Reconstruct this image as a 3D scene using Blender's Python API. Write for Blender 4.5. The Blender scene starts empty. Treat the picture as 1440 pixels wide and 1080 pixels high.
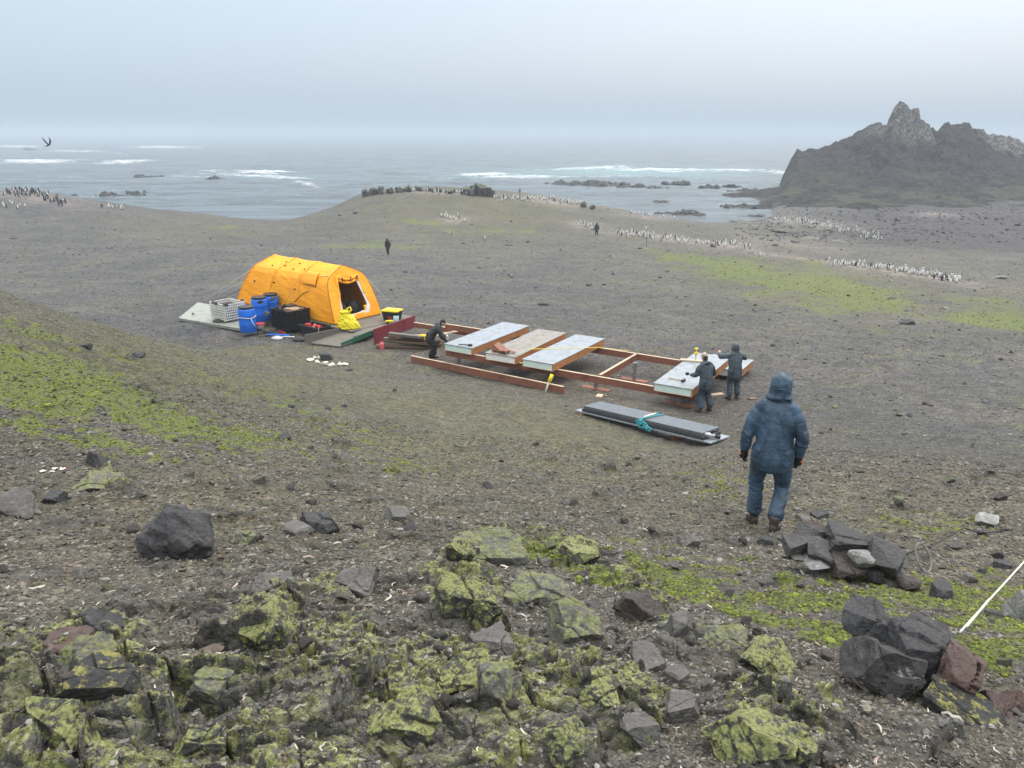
import bpy, bmesh, math, random
import numpy as np
from mathutils import Vector, Matrix

S = bpy.context.scene
COL = S.collection
R = math.radians
random.seed(7)
RNG = np.random.default_rng(11)

# ------------------------------------------------------------------ camera
CAMZ = 17.0                      # eye height above the sea
PITCH = R(18.13)
FPX = 1081.0                     # focal length in photo pixels (1440 wide)
cam_d = bpy.data.cameras.new("camera")
cam_d.sensor_width = 36.0
cam_d.lens = 36.0 * FPX / 1440.0
cam_d.clip_start = 0.05
cam_d.clip_end = 20000.0
cam = bpy.data.objects.new("camera", cam_d)
COL.objects.link(cam)
cam.location = (0, 0, CAMZ)
cam.rotation_euler = (math.pi / 2 - PITCH, 0, 0)
S.camera = cam

# ------------------------------------------------------------------ world, sun, exposure
SUN_EL, SUN_AZ = R(52), R(35)
w = bpy.data.worlds.new("World")
S.world = w
w.use_nodes = True
nt = w.node_tree
nt.nodes.clear()
wo = nt.nodes.new("ShaderNodeOutputWorld")
sky = nt.nodes.new("ShaderNodeTexSky")
sky.sky_type = 'NISHITA'
sky.sun_disc = False
sky.sun_elevation = SUN_EL
sky.sun_rotation = SUN_AZ
sky.air_density = 1.0
sky.dust_density = 6.0
b1 = nt.nodes.new("ShaderNodeBackground")
b1.inputs[1].default_value = 0.05
nt.links.new(sky.outputs[0], b1.inputs[0])
tc = nt.nodes.new("ShaderNodeTexCoord")
sx = nt.nodes.new("ShaderNodeSeparateXYZ")
nt.links.new(tc.outputs['Generated'], sx.inputs[0])
noi = nt.nodes.new("ShaderNodeTexNoise")
noi.inputs['Scale'].default_value = 2.2
noi.inputs['Detail'].default_value = 3.0
mp = nt.nodes.new("ShaderNodeMapping")
mp.inputs['Scale'].default_value = (1, 1, 5)
nt.links.new(tc.outputs['Generated'], mp.inputs[0])
nt.links.new(mp.outputs[0], noi.inputs['Vector'])
ad = nt.nodes.new("ShaderNodeMath"); ad.operation = 'MULTIPLY_ADD'
ad.inputs[1].default_value = 0.05
nt.links.new(noi.outputs[0], ad.inputs[0])
ad2 = nt.nodes.new("ShaderNodeMath"); ad2.operation = 'ADD'
ad2.inputs[1].default_value = -0.025
nt.links.new(sx.outputs[2], ad2.inputs[0])
nt.links.new(ad2.outputs[0], ad.inputs[2])
cr = nt.nodes.new("ShaderNodeValToRGB")
el = cr.color_ramp.elements
el[0].position = 0.0; el[0].color = (0.45, 0.555, 0.67, 1)
el[1].position = 1.0; el[1].color = (2.6, 2.6, 2.56, 1)
for p_, c_ in ((0.05, (0.465, 0.57, 0.69, 1)), (0.16, (0.495, 0.60, 0.715, 1)), (0.34, (0.90, 0.95, 1.0, 1)), (0.55, (1.6, 1.62, 1.62, 1))):
    e_ = el.new(p_); e_.color = c_
nt.links.new(ad.outputs[0], cr.inputs[0])
b2 = nt.nodes.new("ShaderNodeBackground")
b2.inputs[1].default_value = 0.92
nt.links.new(cr.outputs[0], b2.inputs[0])
sh = nt.nodes.new("ShaderNodeAddShader")
nt.links.new(b1.outputs[0], sh.inputs[0]); nt.links.new(b2.outputs[0], sh.inputs[1])
nt.links.new(sh.outputs[0], wo.inputs[0])

sun_d = bpy.data.lights.new("sun", 'SUN')
sun_d.energy = 0.9
sun_d.angle = R(25)
sun_d.color = (1.0, 0.97, 0.93)
sun = bpy.data.objects.new("sun", sun_d)
COL.objects.link(sun)
# the sun stands ahead-right of the camera, high behind the cloud
sd = Vector((math.sin(SUN_AZ) * math.cos(SUN_EL), math.cos(SUN_AZ) * math.cos(SUN_EL), math.sin(SUN_EL)))
sun.rotation_euler = sd.to_track_quat('Z', 'Y').to_euler()
sun.location = sd * 50

S.view_settings.view_transform = 'Standard'
S.view_settings.look = 'None'
S.view_settings.exposure = 0.17
S.view_settings.gamma = 1.0
S.render.engine = 'CYCLES'
S.cycles.max_bounces = 6
S.cycles.diffuse_bounces = 3
S.cycles.glossy_bounces = 3
S.cycles.volume_bounces = 2
S.cycles.transparent_max_bounces = 8
S.cycles.use_denoising = True
S.render.filter_size = 1.1

# ------------------------------------------------------------------ numpy noise
def _h(ix, iy, s=0):
    a = (ix.astype(np.int64) * 374761393 + iy.astype(np.int64) * 668265263 + (s + 1) * 1274126177) & 0xFFFFFFFF
    a = ((a ^ (a >> 13)) * 1274126177) & 0xFFFFFFFF
    a = ((a ^ (a >> 16)) * 2246822519) & 0xFFFFFFFF
    a = a ^ (a >> 15)
    return (a & 0xFFFFFF) / float(0x1000000)

def vnoise(x, y, s=0):                       # gradient noise, about -1..1
    x0 = np.floor(x); y0 = np.floor(y)
    fx = x - x0; fy = y - y0
    u = fx * fx * fx * (fx * (fx * 6 - 15) + 10)
    v = fy * fy * fy * (fy * (fy * 6 - 15) + 10)
    def g(ix, iy, dx, dy):
        a = _h(ix, iy, s) * (2 * math.pi)
        return np.cos(a) * dx + np.sin(a) * dy
    a = g(x0, y0, fx, fy); b = g(x0 + 1, y0, fx - 1, fy)
    c = g(x0, y0 + 1, fx, fy - 1); d = g(x0 + 1, y0 + 1, fx - 1, fy - 1)
    return ((a + (b - a) * u) * (1 - v) + (c + (d - c) * u) * v) * 1.5

def fbm(x, y, lam, octs=4, gain=0.5, s=0):
    r = np.zeros_like(x); a = 1.0; t = 0.0
    for k in range(octs):
        r += a * vnoise(x / lam + 17.3 * k, y / lam - 9.1 * k, s + k)
        t += a; a *= gain; lam *= 0.5
    return r / t

def noise3(p, lam, s=0):                     # cheap 3-D noise from three 2-D slices
    x, y, z = p[:, 0] / lam, p[:, 1] / lam, p[:, 2] / lam
    return (vnoise(x + 0.7 * z, y - 0.4 * z, s) + vnoise(y + 0.6 * x + 31, z + 0.3 * x, s + 1) + vnoise(z - 0.5 * y + 57, x + 0.2 * y, s + 2)) / 1.8

def worley(x, y, lam, s=0, jit=0.9):         # F1, F2, offset to the nearest seed, its hashes
    x = x / lam; y = y / lam
    x0 = np.floor(x); y0 = np.floor(y)
    f1 = np.full(x.shape, 9.0); f2 = np.full(x.shape, 9.0)
    ox = np.zeros_like(x); oy = np.zeros_like(x); cx = np.zeros_like(x); cy = np.zeros_like(x)
    for i in (-1, 0, 1):
        for j in (-1, 0, 1):
            gx = x0 + i; gy = y0 + j
            dx = x - (gx + 0.5 + jit * (_h(gx, gy, s) - 0.5)); dy = y - (gy + 0.5 + jit * (_h(gx, gy, s + 7) - 0.5))
            d = np.hypot(dx, dy)
            n = d < f1
            f2 = np.where(n, f1, np.minimum(f2, d))
            ox = np.where(n, dx, ox); oy = np.where(n, dy, oy)
            cx = np.where(n, gx, cx); cy = np.where(n, gy, cy)
            f1 = np.where(n, d, f1)
    return f1, f2, ox * lam, oy * lam, cx, cy

def sstep(a, b, x):
    t = np.clip((x - a) / (b - a), 0, 1)
    return t * t * (3 - 2 * t)

# ------------------------------------------------------------------ photo pixels <-> the place
CP, SP = math.cos(PITCH), math.sin(PITCH)
def ray(u, v):
    xc = (u - 720) / FPX; yc = -(v - 540) / FPX
    return Vector((xc, CP + yc * SP, -SP + yc * CP))
def at_y(u, v, Y):                           # the point at ground distance Y on the sight line
    d = ray(u, v); d = d * (Y / d.y)
    return Vector((d.x, d.y, CAMZ + d.z))
def at_z(u, v, z):                           # the point at height z on the sight line
    d = ray(u, v); d = d * ((z - CAMZ) / d.z)
    return Vector((d.x, d.y, z))
def proj(X, Y, Z):                           # world -> photo pixels (arrays)
    zz = Z - CAMZ
    dep = Y * CP - zz * SP
    up = Y * SP + zz * CP
    dep = np.where(np.abs(dep) < 1e-3, 1e-3, dep)
    return 720 + FPX * X / dep, 540 - FPX * up / dep, dep

# ------------------------------------------------------------------ objects, tags, materials
def tag(o, label=None, cat=None, group=None, kind=None):
    if label: o['label'] = label
    if cat: o['category'] = cat
    if group: o['group'] = group
    if kind: o['kind'] = kind
    return o
def empty(name, loc, label, cat, rz=0.0, group=None):
    o = bpy.data.objects.new(name, None)
    o.empty_display_size = 0.2
    COL.objects.link(o)
    o.location = loc; o.rotation_euler = (0, 0, rz)
    return tag(o, label, cat, group)
def link_mesh(name, me, parent=None, loc=None):
    o = bpy.data.objects.new(name, me)
    COL.objects.link(o)
    if parent: o.parent = parent
    if loc is not None: o.location = loc
    return o
def np_mesh(name, V, F, mats=(), smooth=False, mi=None):   # F: (n,3) or (n,4) array
    me = bpy.data.meshes.new(name)
    V = np.asarray(V, dtype=np.float32); F = np.asarray(F, dtype=np.int32)
    n, k = F.shape
    me.vertices.add(len(V)); me.vertices.foreach_set("co", V.ravel())
    me.loops.add(n * k); me.loops.foreach_set("vertex_index", F.ravel())
    me.polygons.add(n)
    me.polygons.foreach_set("loop_start", np.arange(0, n * k, k, dtype=np.int32))
    me.polygons.foreach_set("use_smooth", np.full(n, smooth, dtype=bool))
    for m in mats: me.materials.append(m)
    if mi is not None: me.polygons.foreach_set("material_index", np.asarray(mi, dtype=np.int32))
    me.update(calc_edges=True)
    return me

class MB:                                    # collects shapes into ONE mesh
    def __init__(s): s.v = []; s.f = []; s.m = []; s.sm = []
    def add(s, V, F, mi=0, smooth=False):
        b = len(s.v)
        s.v += [tuple(p) for p in V]
        for f in F:
            s.f.append([i + b for i in f]); s.m.append(mi); s.sm.append(smooth)
    def hexa(s, P, mi=0):                    # 8 corners: bottom 0-3, top 4-7 (both anticlockwise)
        s.add(P, [(0, 3, 2, 1), (4, 5, 6, 7), (0, 1, 5, 4), (1, 2, 6, 5), (2, 3, 7, 6), (3, 0, 4, 7)], mi)
    def box(s, x0, x1, y0, y1, z0, z1, mi=0):
        s.hexa([(x0, y0, z0), (x1, y0, z0), (x1, y1, z0), (x0, y1, z0), (x0, y0, z1), (x1, y0, z1), (x1, y1, z1), (x0, y1, z1)], mi)
    def bar(s, p, q, wd, ht, mi=0, up=(0, 0, 1)):
        p = Vector(p); q = Vector(q); d = (q - p).normalized(); up = Vector(up)
        sd_ = d.cross(up).normalized() * (wd / 2); u_ = sd_.cross(d).normalized() * (ht / 2)
        s.hexa([p - sd_ - u_, p + sd_ - u_, q + sd_ - u_, q - sd_ - u_, p - sd_ + u_, p + sd_ + u_, q + sd_ + u_, q - sd_ + u_], mi)
    def tube(s, pts, rad, n=8, mi=0, cap=True):
        pts = [Vector(p) for p in pts]
        if not hasattr(rad, '__len__'): rad = [rad] * len(pts)
        b = len(s.v); prev = None
        for i, p in enumerate(pts):
            t = (pts[min(i + 1, len(pts) - 1)] - pts[max(i - 1, 0)]).normalized()
            if prev is None:
                a = t.orthogonal().normalized()
            else:
                a = (prev - t * prev.dot(t)).normalized()
            prev = a; c = t.cross(a)
            for k in range(n):
                an = 2 * math.pi * k / n
                s.v.append(tuple(p + (a * math.cos(an) + c * math.sin(an)) * rad[i]))
        for i in range(len(pts) - 1):
            for k in range(n):
                s.f.append([b + i * n + k, b + i * n + (k + 1) % n, b + (i + 1) * n + (k + 1) % n, b + (i + 1) * n + k]); s.m.append(mi); s.sm.append(True)
        if cap:
            s.f.append([b + k for k in range(n)][::-1]); s.m.append(mi); s.sm.append(False)
            e = b + (len(pts) - 1) * n
            s.f.append([e + k for k in range(n)]); s.m.append(mi); s.sm.append(False)
    def lathe(s, prof, c=(0, 0, 0), n=24, mi=0):
        b = len(s.v)
        for r_, z_ in prof:
            for k in range(n):
                a = 2 * math.pi * k / n
                s.v.append((c[0] + r_ * math.cos(a), c[1] + r_ * math.sin(a), c[2] + z_))
        for i in range(len(prof) - 1):
            for k in range(n):
                s.f.append([b + i * n + k, b + i * n + (k + 1) % n, b + (i + 1) * n + (k + 1) % n, b + (i + 1) * n + k]); s.m.append(mi); s.sm.append(True)
        s.f.append([b + k for k in range(n)][::-1]); s.m.append(mi); s.sm.append(False)
        e = b + (len(prof) - 1) * n
        s.f.append([e + k for k in range(n)]); s.m.append(mi); s.sm.append(False)
    def build(s, name, mats, parent=None, bevel=0.0, M=None):
        me = bpy.data.meshes.new(name)
        vv = s.v if M is None else [tuple(M @ Vector(p)) for p in s.v]
        me.from_pydata(vv, [], s.f)
        if not isinstance(mats, (list, tuple)): mats = [mats]
        for m in mats: me.materials.append(m)
        me.polygons.foreach_set("material_index", s.m)
        me.polygons.foreach_set("use_smooth", s.sm)
        me.update()
        o = link_mesh(name, me, parent)
        if bevel:
            b = o.modifiers.new("bevel", 'BEVEL'); b.width = bevel; b.segments = 2; b.limit_method = 'ANGLE'
        return o

class N:                                     # small node-tree writer
    def __init__(s, name):
        s.mat = bpy.data.materials.new(name); s.mat.use_nodes = True
        s.t = s.mat.node_tree; s.t.nodes.clear()
        s.out = s.t.nodes.new("ShaderNodeOutputMaterial")
        s.p = s.t.nodes.new("ShaderNodeBsdfPrincipled")
        s.t.links.new(s.p.outputs[0], s.out.inputs[0])
        s._c = {}
    def n(s, ty, **kw):
        nd = s.t.nodes.new("ShaderNode" + ty)
        for k, v in kw.items(): setattr(nd, k, v)
        return nd
    def put(s, sock, v):
        if hasattr(v, 'is_output') or hasattr(v, 'links'): s.t.links.new(v, sock)
        elif v is not None:
            if hasattr(sock.default_value, '__len__') and not hasattr(v, '__len__'): v = (v,) * len(sock.default_value)
            if hasattr(v, '__len__') and len(v) == 3 and hasattr(sock.default_value, '__len__') and len(sock.default_value) == 4: v = (*v, 1)
            sock.default_value = v
    def obj(s):
        if 'o' not in s._c: s._c['o'] = s.n("TexCoord").outputs['Object']
        return s._c['o']
    def pos(s):
        if 'p' not in s._c: s._c['p'] = s.n("NewGeometry").outputs['Position']
        return s._c['p']
    def nz(s):
        return s.sep(s.n("NewGeometry").outputs['Normal'])[2]
    def sep(s, v):
        q = s.n("SeparateXYZ"); s.put(q.inputs[0], v); return q.outputs
    def mapg(s, v, sc=(1, 1, 1), rot=(0, 0, 0), loc=(0, 0, 0)):
        q = s.n("Mapping"); s.put(q.inputs[0], v); q.inputs['Scale'].default_value = sc; q.inputs['Rotation'].default_value = rot; q.inputs['Location'].default_value = loc
        return q.outputs[0]
    def noise(s, v, scale, detail=3, rough=0.55, dist=0.0, col=False):
        q = s.n("TexNoise"); s.put(q.inputs['Vector'], v)
        q.inputs['Scale'].default_value = scale; q.inputs['Detail'].default_value = detail; q.inputs['Roughness'].default_value = rough; q.inputs['Distortion'].default_value = dist
        return q.outputs[1 if col else 0]
    def vor(s, v, scale, feature='F1', rnd=1.0):
        q = s.n("TexVoronoi", feature=feature); s.put(q.inputs['Vector'], v); q.inputs['Scale'].default_value = scale
        if 'Randomness' in q.inputs: q.inputs['Randomness'].default_value = rnd
        return q.outputs
    def math(s, op, a, b=None, c=None, clamp=False):
        q = s.n("Math", operation=op, use_clamp=clamp); s.put(q.inputs[0], a)
        if b is not None: s.put(q.inputs[1], b)
        if c is not None: s.put(q.inputs[2], c)
        return q.outputs[0]
    def rng(s, v, a, b, c=0.0, d=1.0, smooth=True):
        q = s.n("MapRange"); q.interpolation_type = 'SMOOTHSTEP' if smooth else 'LINEAR'
        s.put(q.inputs[0], v); q.inputs[1].default_value = a; q.inputs[2].default_value = b; q.inputs[3].default_value = c; q.inputs[4].default_value = d
        return q.outputs[0]
    def mix(s, f, a, b, mode='MIX'):
        q = s.n("Mix", data_type='RGBA', blend_type=mode)
        s.put(q.inputs[0], f); s.put(q.inputs[6], a); s.put(q.inputs[7], b)
        return q.outputs[2]
    def ramp(s, f, stops):
        q = s.n("ValToRGB"); e = q.color_ramp.elements
        e[0].position = stops[0][0]; e[0].color = (*stops[0][1], 1); e[1].position = stops[-1][0]; e[1].color = (*stops[-1][1], 1)
        for p_, c_ in stops[1:-1]:
            x = e.new(p_); x.color = (*c_, 1)
        s.put(q.inputs[0], f); return q.outputs[0]
    def attr(s, name, alpha=False):
        q = s.n("Attribute", attribute_name=name)
        return q.outputs['Color'] , q.outputs['Alpha']
    def bump(s, h, strength=0.5, dist=0.01, normal=None):
        q = s.n("Bump"); s.put(q.inputs['Height'], h); q.inputs['Strength'].default_value = strength; q.inputs['Distance'].default_value = dist
        if normal is not None: s.put(q.inputs['Normal'], normal)
        return q.outputs[0]
    def fin(s, col=None, rough=0.8, normal=None, spec=0.4, **kw):
        s.put(s.p.inputs['Base Color'], col); s.put(s.p.inputs['Roughness'], rough)
        if normal is not None: s.put(s.p.inputs['Normal'], normal)
        s.p.inputs['Specular IOR Level'].default_value = spec
        for k, v in kw.items(): s.put(s.p.inputs[k], v)
        return s.mat

# ------------------------------------------------------------------ terrain: surveyed points of the photograph
# (u, v, Y): photo pixel and ground distance ahead of the camera
CTRL = [
 (0,1080,1.55),(360,1080,1.6),(720,1080,1.65),(1080,1080,1.75),(1440,1080,1.95),
 (0,980,2.0),(360,980,2.1),(720,980,2.2),(1080,980,2.3),(1440,980,2.55),
 (0,900,2.7),(360,900,2.8),(720,900,2.95),(1080,900,3.1),(1440,900,3.45),
 (0,800,4.2),(300,800,4.5),(720,800,4.75),(1000,800,5.0),(1200,800,5.4),(1440,800,5.8),
 (0,700,6.3),(300,720,6.1),(500,740,6.0),(720,720,7.6),(1000,740,7.2),(1080,742,7.5),(1440,720,8.2),
 (0,640,8.0),(300,650,8.3),(560,660,10.3),(720,650,12.0),(1000,650,12.3),(1440,650,12.6),
 (0,436,26.0),(0,428,36.0),(70,456,26.0),(70,444,36.0),(150,482,27.0),(150,462,37.0),(215,492,28.0),(210,466,36.0),(270,494,27.0),
 (0,560,10.2),(0,500,12.6),(0,450,15.0),(0,406,18.5),(70,433,19.5),
 (150,560,11.5),(150,500,16.0),(150,457,21.0),(110,446,20.3),(200,471,22.0),(300,600,11.0),(300,560,14.0),(300,510,19.8),(240,482,23.0),
 (460,600,13.2),(460,540,19.2),(600,600,15.3),(600,550,20.3),(720,600,16.2),(720,560,20.2),(900,620,16.2),(1000,620,16.2),(1040,600,16.6),
 (1200,600,16.8),(1440,600,16.8),
 (690,527,24.4),(620,512,25.7),(780,545,22.6),(838,548,22.2),(955,572,20.4),(992,580,20.0),(1031,563,21.2),(580,508,26.2),(480,495,27.8),(400,478,30.0),(350,468,31.4),
 (892,536,23.3),(1060,533,23.5),(560,465,31.2),(666,468,30.5),(845,495,27.0),(960,510,25.5),
 (255,450,34.0),(330,425,39.0),(1300,540,22.6),(1440,540,22.6),
 (500,420,47.0),(720,420,47.0),(1000,450,35.5),(1200,460,33.4),(1440,460,33.8),
 (0,400,54.0),(180,420,47.0),(0,340,88.0),(150,350,82.0),(300,370,70.0),(500,370,73.0),(546,358,82.0),(720,370,74.0),(900,380,67.0),(1100,400,56.0),(1300,410,51.0),(1440,420,48.0),
 (0,290,117.0),(0,266,128.0),(50,272,124.0),(100,290,117.0),(170,312,108.0),(240,330,100.0),(420,335,104.0),(400,312,145.0),
 (160,291,142.0),(230,297,150.0),(330,306,160.0),(440,303,158.0),
 (490,282,148.0),(520,269,150.0),(590,264,152.0),(690,269,153.0),(760,278,153.0),(830,291,155.0),
 (560,320,111.0),(700,310,119.0),(620,340,97.0),(839,330,104.0),(760,345,92.0),
 (900,301,151.0),(980,313,142.0),(950,345,91.0),(1000,350,88.0),(1100,315,138.0),(1180,330,126.0),(1180,372,76.0),(1340,396,60.0),(1250,360,85.0),(1440,380,72.0),
 (1280,335,118.0),(1440,335,120.0),(1440,310,146),(1300,306,151),(1130,300,161),(1110,308,149),(1200,295,167),(1120,289,179),(1300,295,166),(1440,295,164),(1200,310,147),
]
# (X, Y, z above sea) away from the picture, and the sea bed
XTRA = [(0,0.5,15.45),(0.5,0.05,15.4),(-0.5,0.05,15.5),(0,-0.5,15.5),(0,1.0,15.42),(.7,.8,15.36),(-.7,.8,15.46),(-4,1.5,15.5),(-8,4,15.6),(-14,10,15.8),(-25,20,15.2),(-60,40,10.5),(-120,80,9.0),(-180,120,6),
 (4,1.5,15.0),(9,5,13.0),(16,10,10.8),(32,18,8.8),(70,40,6.6),(140,90,3.5),(200,130,2.0),
 (0,-2,15.8),(-3,-4,16.3),(5,-4,15.7),(0,-12,17.0),(-20,-15,17.0),(20,-15,13.5),(0,-60,15.0),(-80,-60,13),(90,-60,7.0),(0,-250,5),(-250,-100,3),(250,-80,2),
 (-130,165,1.5),(-100,150,2.0),(-75,166,-0.8),(-40,167,-0.8),(-160,185,-1.5),(0,178,-1.6),(30,172,-1.5),(50,166,-0.9),(-60,200,-3.0),(0,220,-3),(80,190,.8),(56,178,-.8),(60,240,-3),(120,200,1.2),(160,190,2.0),(120,260,-2),(200,250,-1),(-200,260,-4),
 (0,400,-6),(-250,400,-6),(250,400,-6),(0,700,-8),(-450,500,-8),(450,500,-8),(0,-500,-4)]
pts = []; zs = []
for u, v, Y in CTRL:
    p = at_y(u, v, Y); pts.append((p.x, p.y)); zs.append(p.z)
for x, y, z in XTRA: pts.append((x, y)); zs.append(z)
pts = np.array(pts); zs = np.array(zs)
KT = 1.6
def warp(x, y):
    return np.stack([np.arctan2(x, y) * KT, np.log(np.hypot(x, y) + 0.3)], -1)
def tps_fit(Pw, z, lam=2e-4):
    n = len(Pw)
    d2 = ((Pw[:, None] - Pw[None]) ** 2).sum(-1)
    K = 0.5 * d2 * np.log(d2 + 1e-12) + lam * np.eye(n)
    Q = np.concatenate([np.ones((n, 1)), Pw], 1)
    A = np.block([[K, Q], [Q.T, np.zeros((3, 3))]])
    return np.linalg.solve(A, np.concatenate([z, np.zeros(3)]))
def tps_eval(Pw, wgt, q):
    out = np.empty(len(q))
    for i in range(0, len(q), 20000):
        d2 = ((q[i:i + 20000, None] - Pw[None]) ** 2).sum(-1)
        out[i:i + 20000] = (0.5 * d2 * np.log(d2 + 1e-12)) @ wgt[:-3] + wgt[-3] + q[i:i + 20000] @ wgt[-2:]
    return out
_pw = warp(pts[:, 0], pts[:, 1]); _wg = tps_fit(_pw, zs)
# table in (angle, log distance)
GA, GL = 481, 401
_la = np.linspace(-math.pi, math.pi, GA); _ll = np.linspace(math.log(0.45), math.log(900.0), GL)
_aa, _rr = np.meshgrid(_la, _ll, indexing='ij')
_tab = tps_eval(_pw, _wg, np.stack([_aa.ravel() * KT, _rr.ravel()], -1)).reshape(GA, GL)
def base_z(x, y):
    x = np.asarray(x, float); y = np.asarray(y, float)
    a = (np.arctan2(x, y) + math.pi) / (2 * math.pi) * (GA - 1)
    l = (np.log(np.maximum(np.hypot(x, y) + 0.3, 0.46)) - _ll[0]) / (_ll[-1] - _ll[0]) * (GL - 1)
    a = np.clip(a, 0, GA - 1.001); l = np.clip(l, 0, GL - 1.001)
    i = a.astype(int); j = l.astype(int); fa = a - i; fl = l - j
    z = (_tab[i, j] * (1 - fa) + _tab[i + 1, j] * fa) * (1 - fl) + (_tab[i, j + 1] * (1 - fa) + _tab[i + 1, j + 1] * fa) * fl
    return np.clip(z, -12, 18.5)

# masks surveyed from the photograph: (u, v, half-width, half-height, tilt deg, weight, nearest r, farthest r)
MOSS = [(20,535,130,40,14,1.35,6,21),(120,545,120,34,20,1.05,6,22),(220,590,130,26,16,1.0,6,24),(340,612,110,20,14,.8,6,24),(50,470,90,14,18,.75,8,26),(160,500,90,16,18,.55,8,26),(330,545,170,18,16,.55,8,28),(30,600,90,20,10,.85,6,20),(150,625,120,16,12,.75,6,20),(490,608,130,22,12,.5,8,24),(420,575,100,10,12,.55,8,24),(560,655,110,16,10,.55,8,18),
 (930,815,60,18,30,1.05,3,8),(1010,835,90,22,22,1.0,3,8),(1170,850,130,24,6,.95,3,8),(1290,830,120,26,8,1.05,3,8),(1400,860,90,50,10,1.0,3,8),(1150,885,90,18,10,.9,2,6),(1390,920,70,40,20,.9,2,6),
 (1300,735,110,20,6,.6,6,12),(1010,680,70,26,10,.55,7,14),(960,800,180,40,10,.5,3,9),(1160,780,60,20,0,.6,4,9),(780,790,60,18,25,.8,3,7),(850,815,70,16,30,.8,3,7),
 (1060,386,120,18,12,1.05,40,85),(1190,412,130,20,10,1.05,35,75),(1130,398,210,34,10,.72,30,90),(1400,446,90,22,10,1.05,28,60),(1330,435,100,14,10,.55,30,60),(1010,366,50,8,8,.7,60,100),
 (520,345,70,6,4,.8,70,120),(600,313,28,6,4,.75,90,140),(650,325,110,7,0,.6,90,140),(700,300,90,9,0,.42,100,160),(640,280,70,8,0,.4,120,160),(320,322,50,6,5,.5,90,170),(900,345,100,8,5,.35,80,120),(1300,350,140,10,0,.3,70,130)]
def blobs(u, v, r, L):
    m = np.zeros_like(u)
    for bu, bv, su, sv, rot, wt, r0, r1 in L:
        c, s_ = math.cos(R(rot)), math.sin(R(rot))
        a = ((u - bu) * c + (v - bv) * s_) / su; b = (-(u - bu) * s_ + (v - bv) * c) / sv
        m = np.maximum(m, wt * np.exp(-(a * a + b * b) * 0.7) * ((r > r0) & (r < r1)))
    return m
# bare fractured rock at the feet of the camera and up the knob and rib
ROCK = [(120,1010,230,110,0,1.0,1,4),(420,1000,240,120,0,1.0,1,4),(650,990,180,110,0,.95,1,4),(830,1010,120,80,25,.9,1,4),(650,835,60,50,20,1.0,2,7),(370,890,70,40,-30,.85,1,6),
 (700,770,70,22,10,.8,3,8),(790,775,70,24,20,.85,3,8),(900,840,60,24,38,.8,2,7),(960,900,50,18,30,.7,2,6),(1080,930,60,26,30,.7,1,5),(1090,1030,70,50,30,.95,1,4),(480,830,90,26,0,.6,2,7),(180,900,130,30,0,.6,2,5),
 (60,690,110,40,10,.5,4,9),(150,670,70,20,10,.6,4,9),(330,800,60,20,-20,.5,3,7),(1160,975,60,14,45,.6,1,4)]
# ------------------------------------------------------------------ ground sheet (one mesh, finer near the camera)
def ground_grid():
    segs = [(0.16,1.3,24),(1.3,3.0,330),(3.0,6.0,230),(6.0,12.0,170),(12.0,25.0,140),(25.0,50.0,120),(50.0,100.0,100),(100.0,180.0,110),(180.0,320.0,40),(320.0,850.0,20)]
    rs = np.concatenate([np.exp(np.linspace(math.log(a), math.log(b), n, endpoint=False)) for a, b, n in segs] + [[850.0]])
    ths = np.concatenate([np.linspace(-math.pi, R(-45), 60, endpoint=False), np.linspace(R(-45), R(43), 1180, endpoint=False), np.linspace(R(43), math.pi, 60)])
    return rs, ths
rs, ths = ground_grid()
NR, NT = len(rs), len(ths)
RR, TT = np.meshgrid(rs, ths, indexing='ij')
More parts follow.
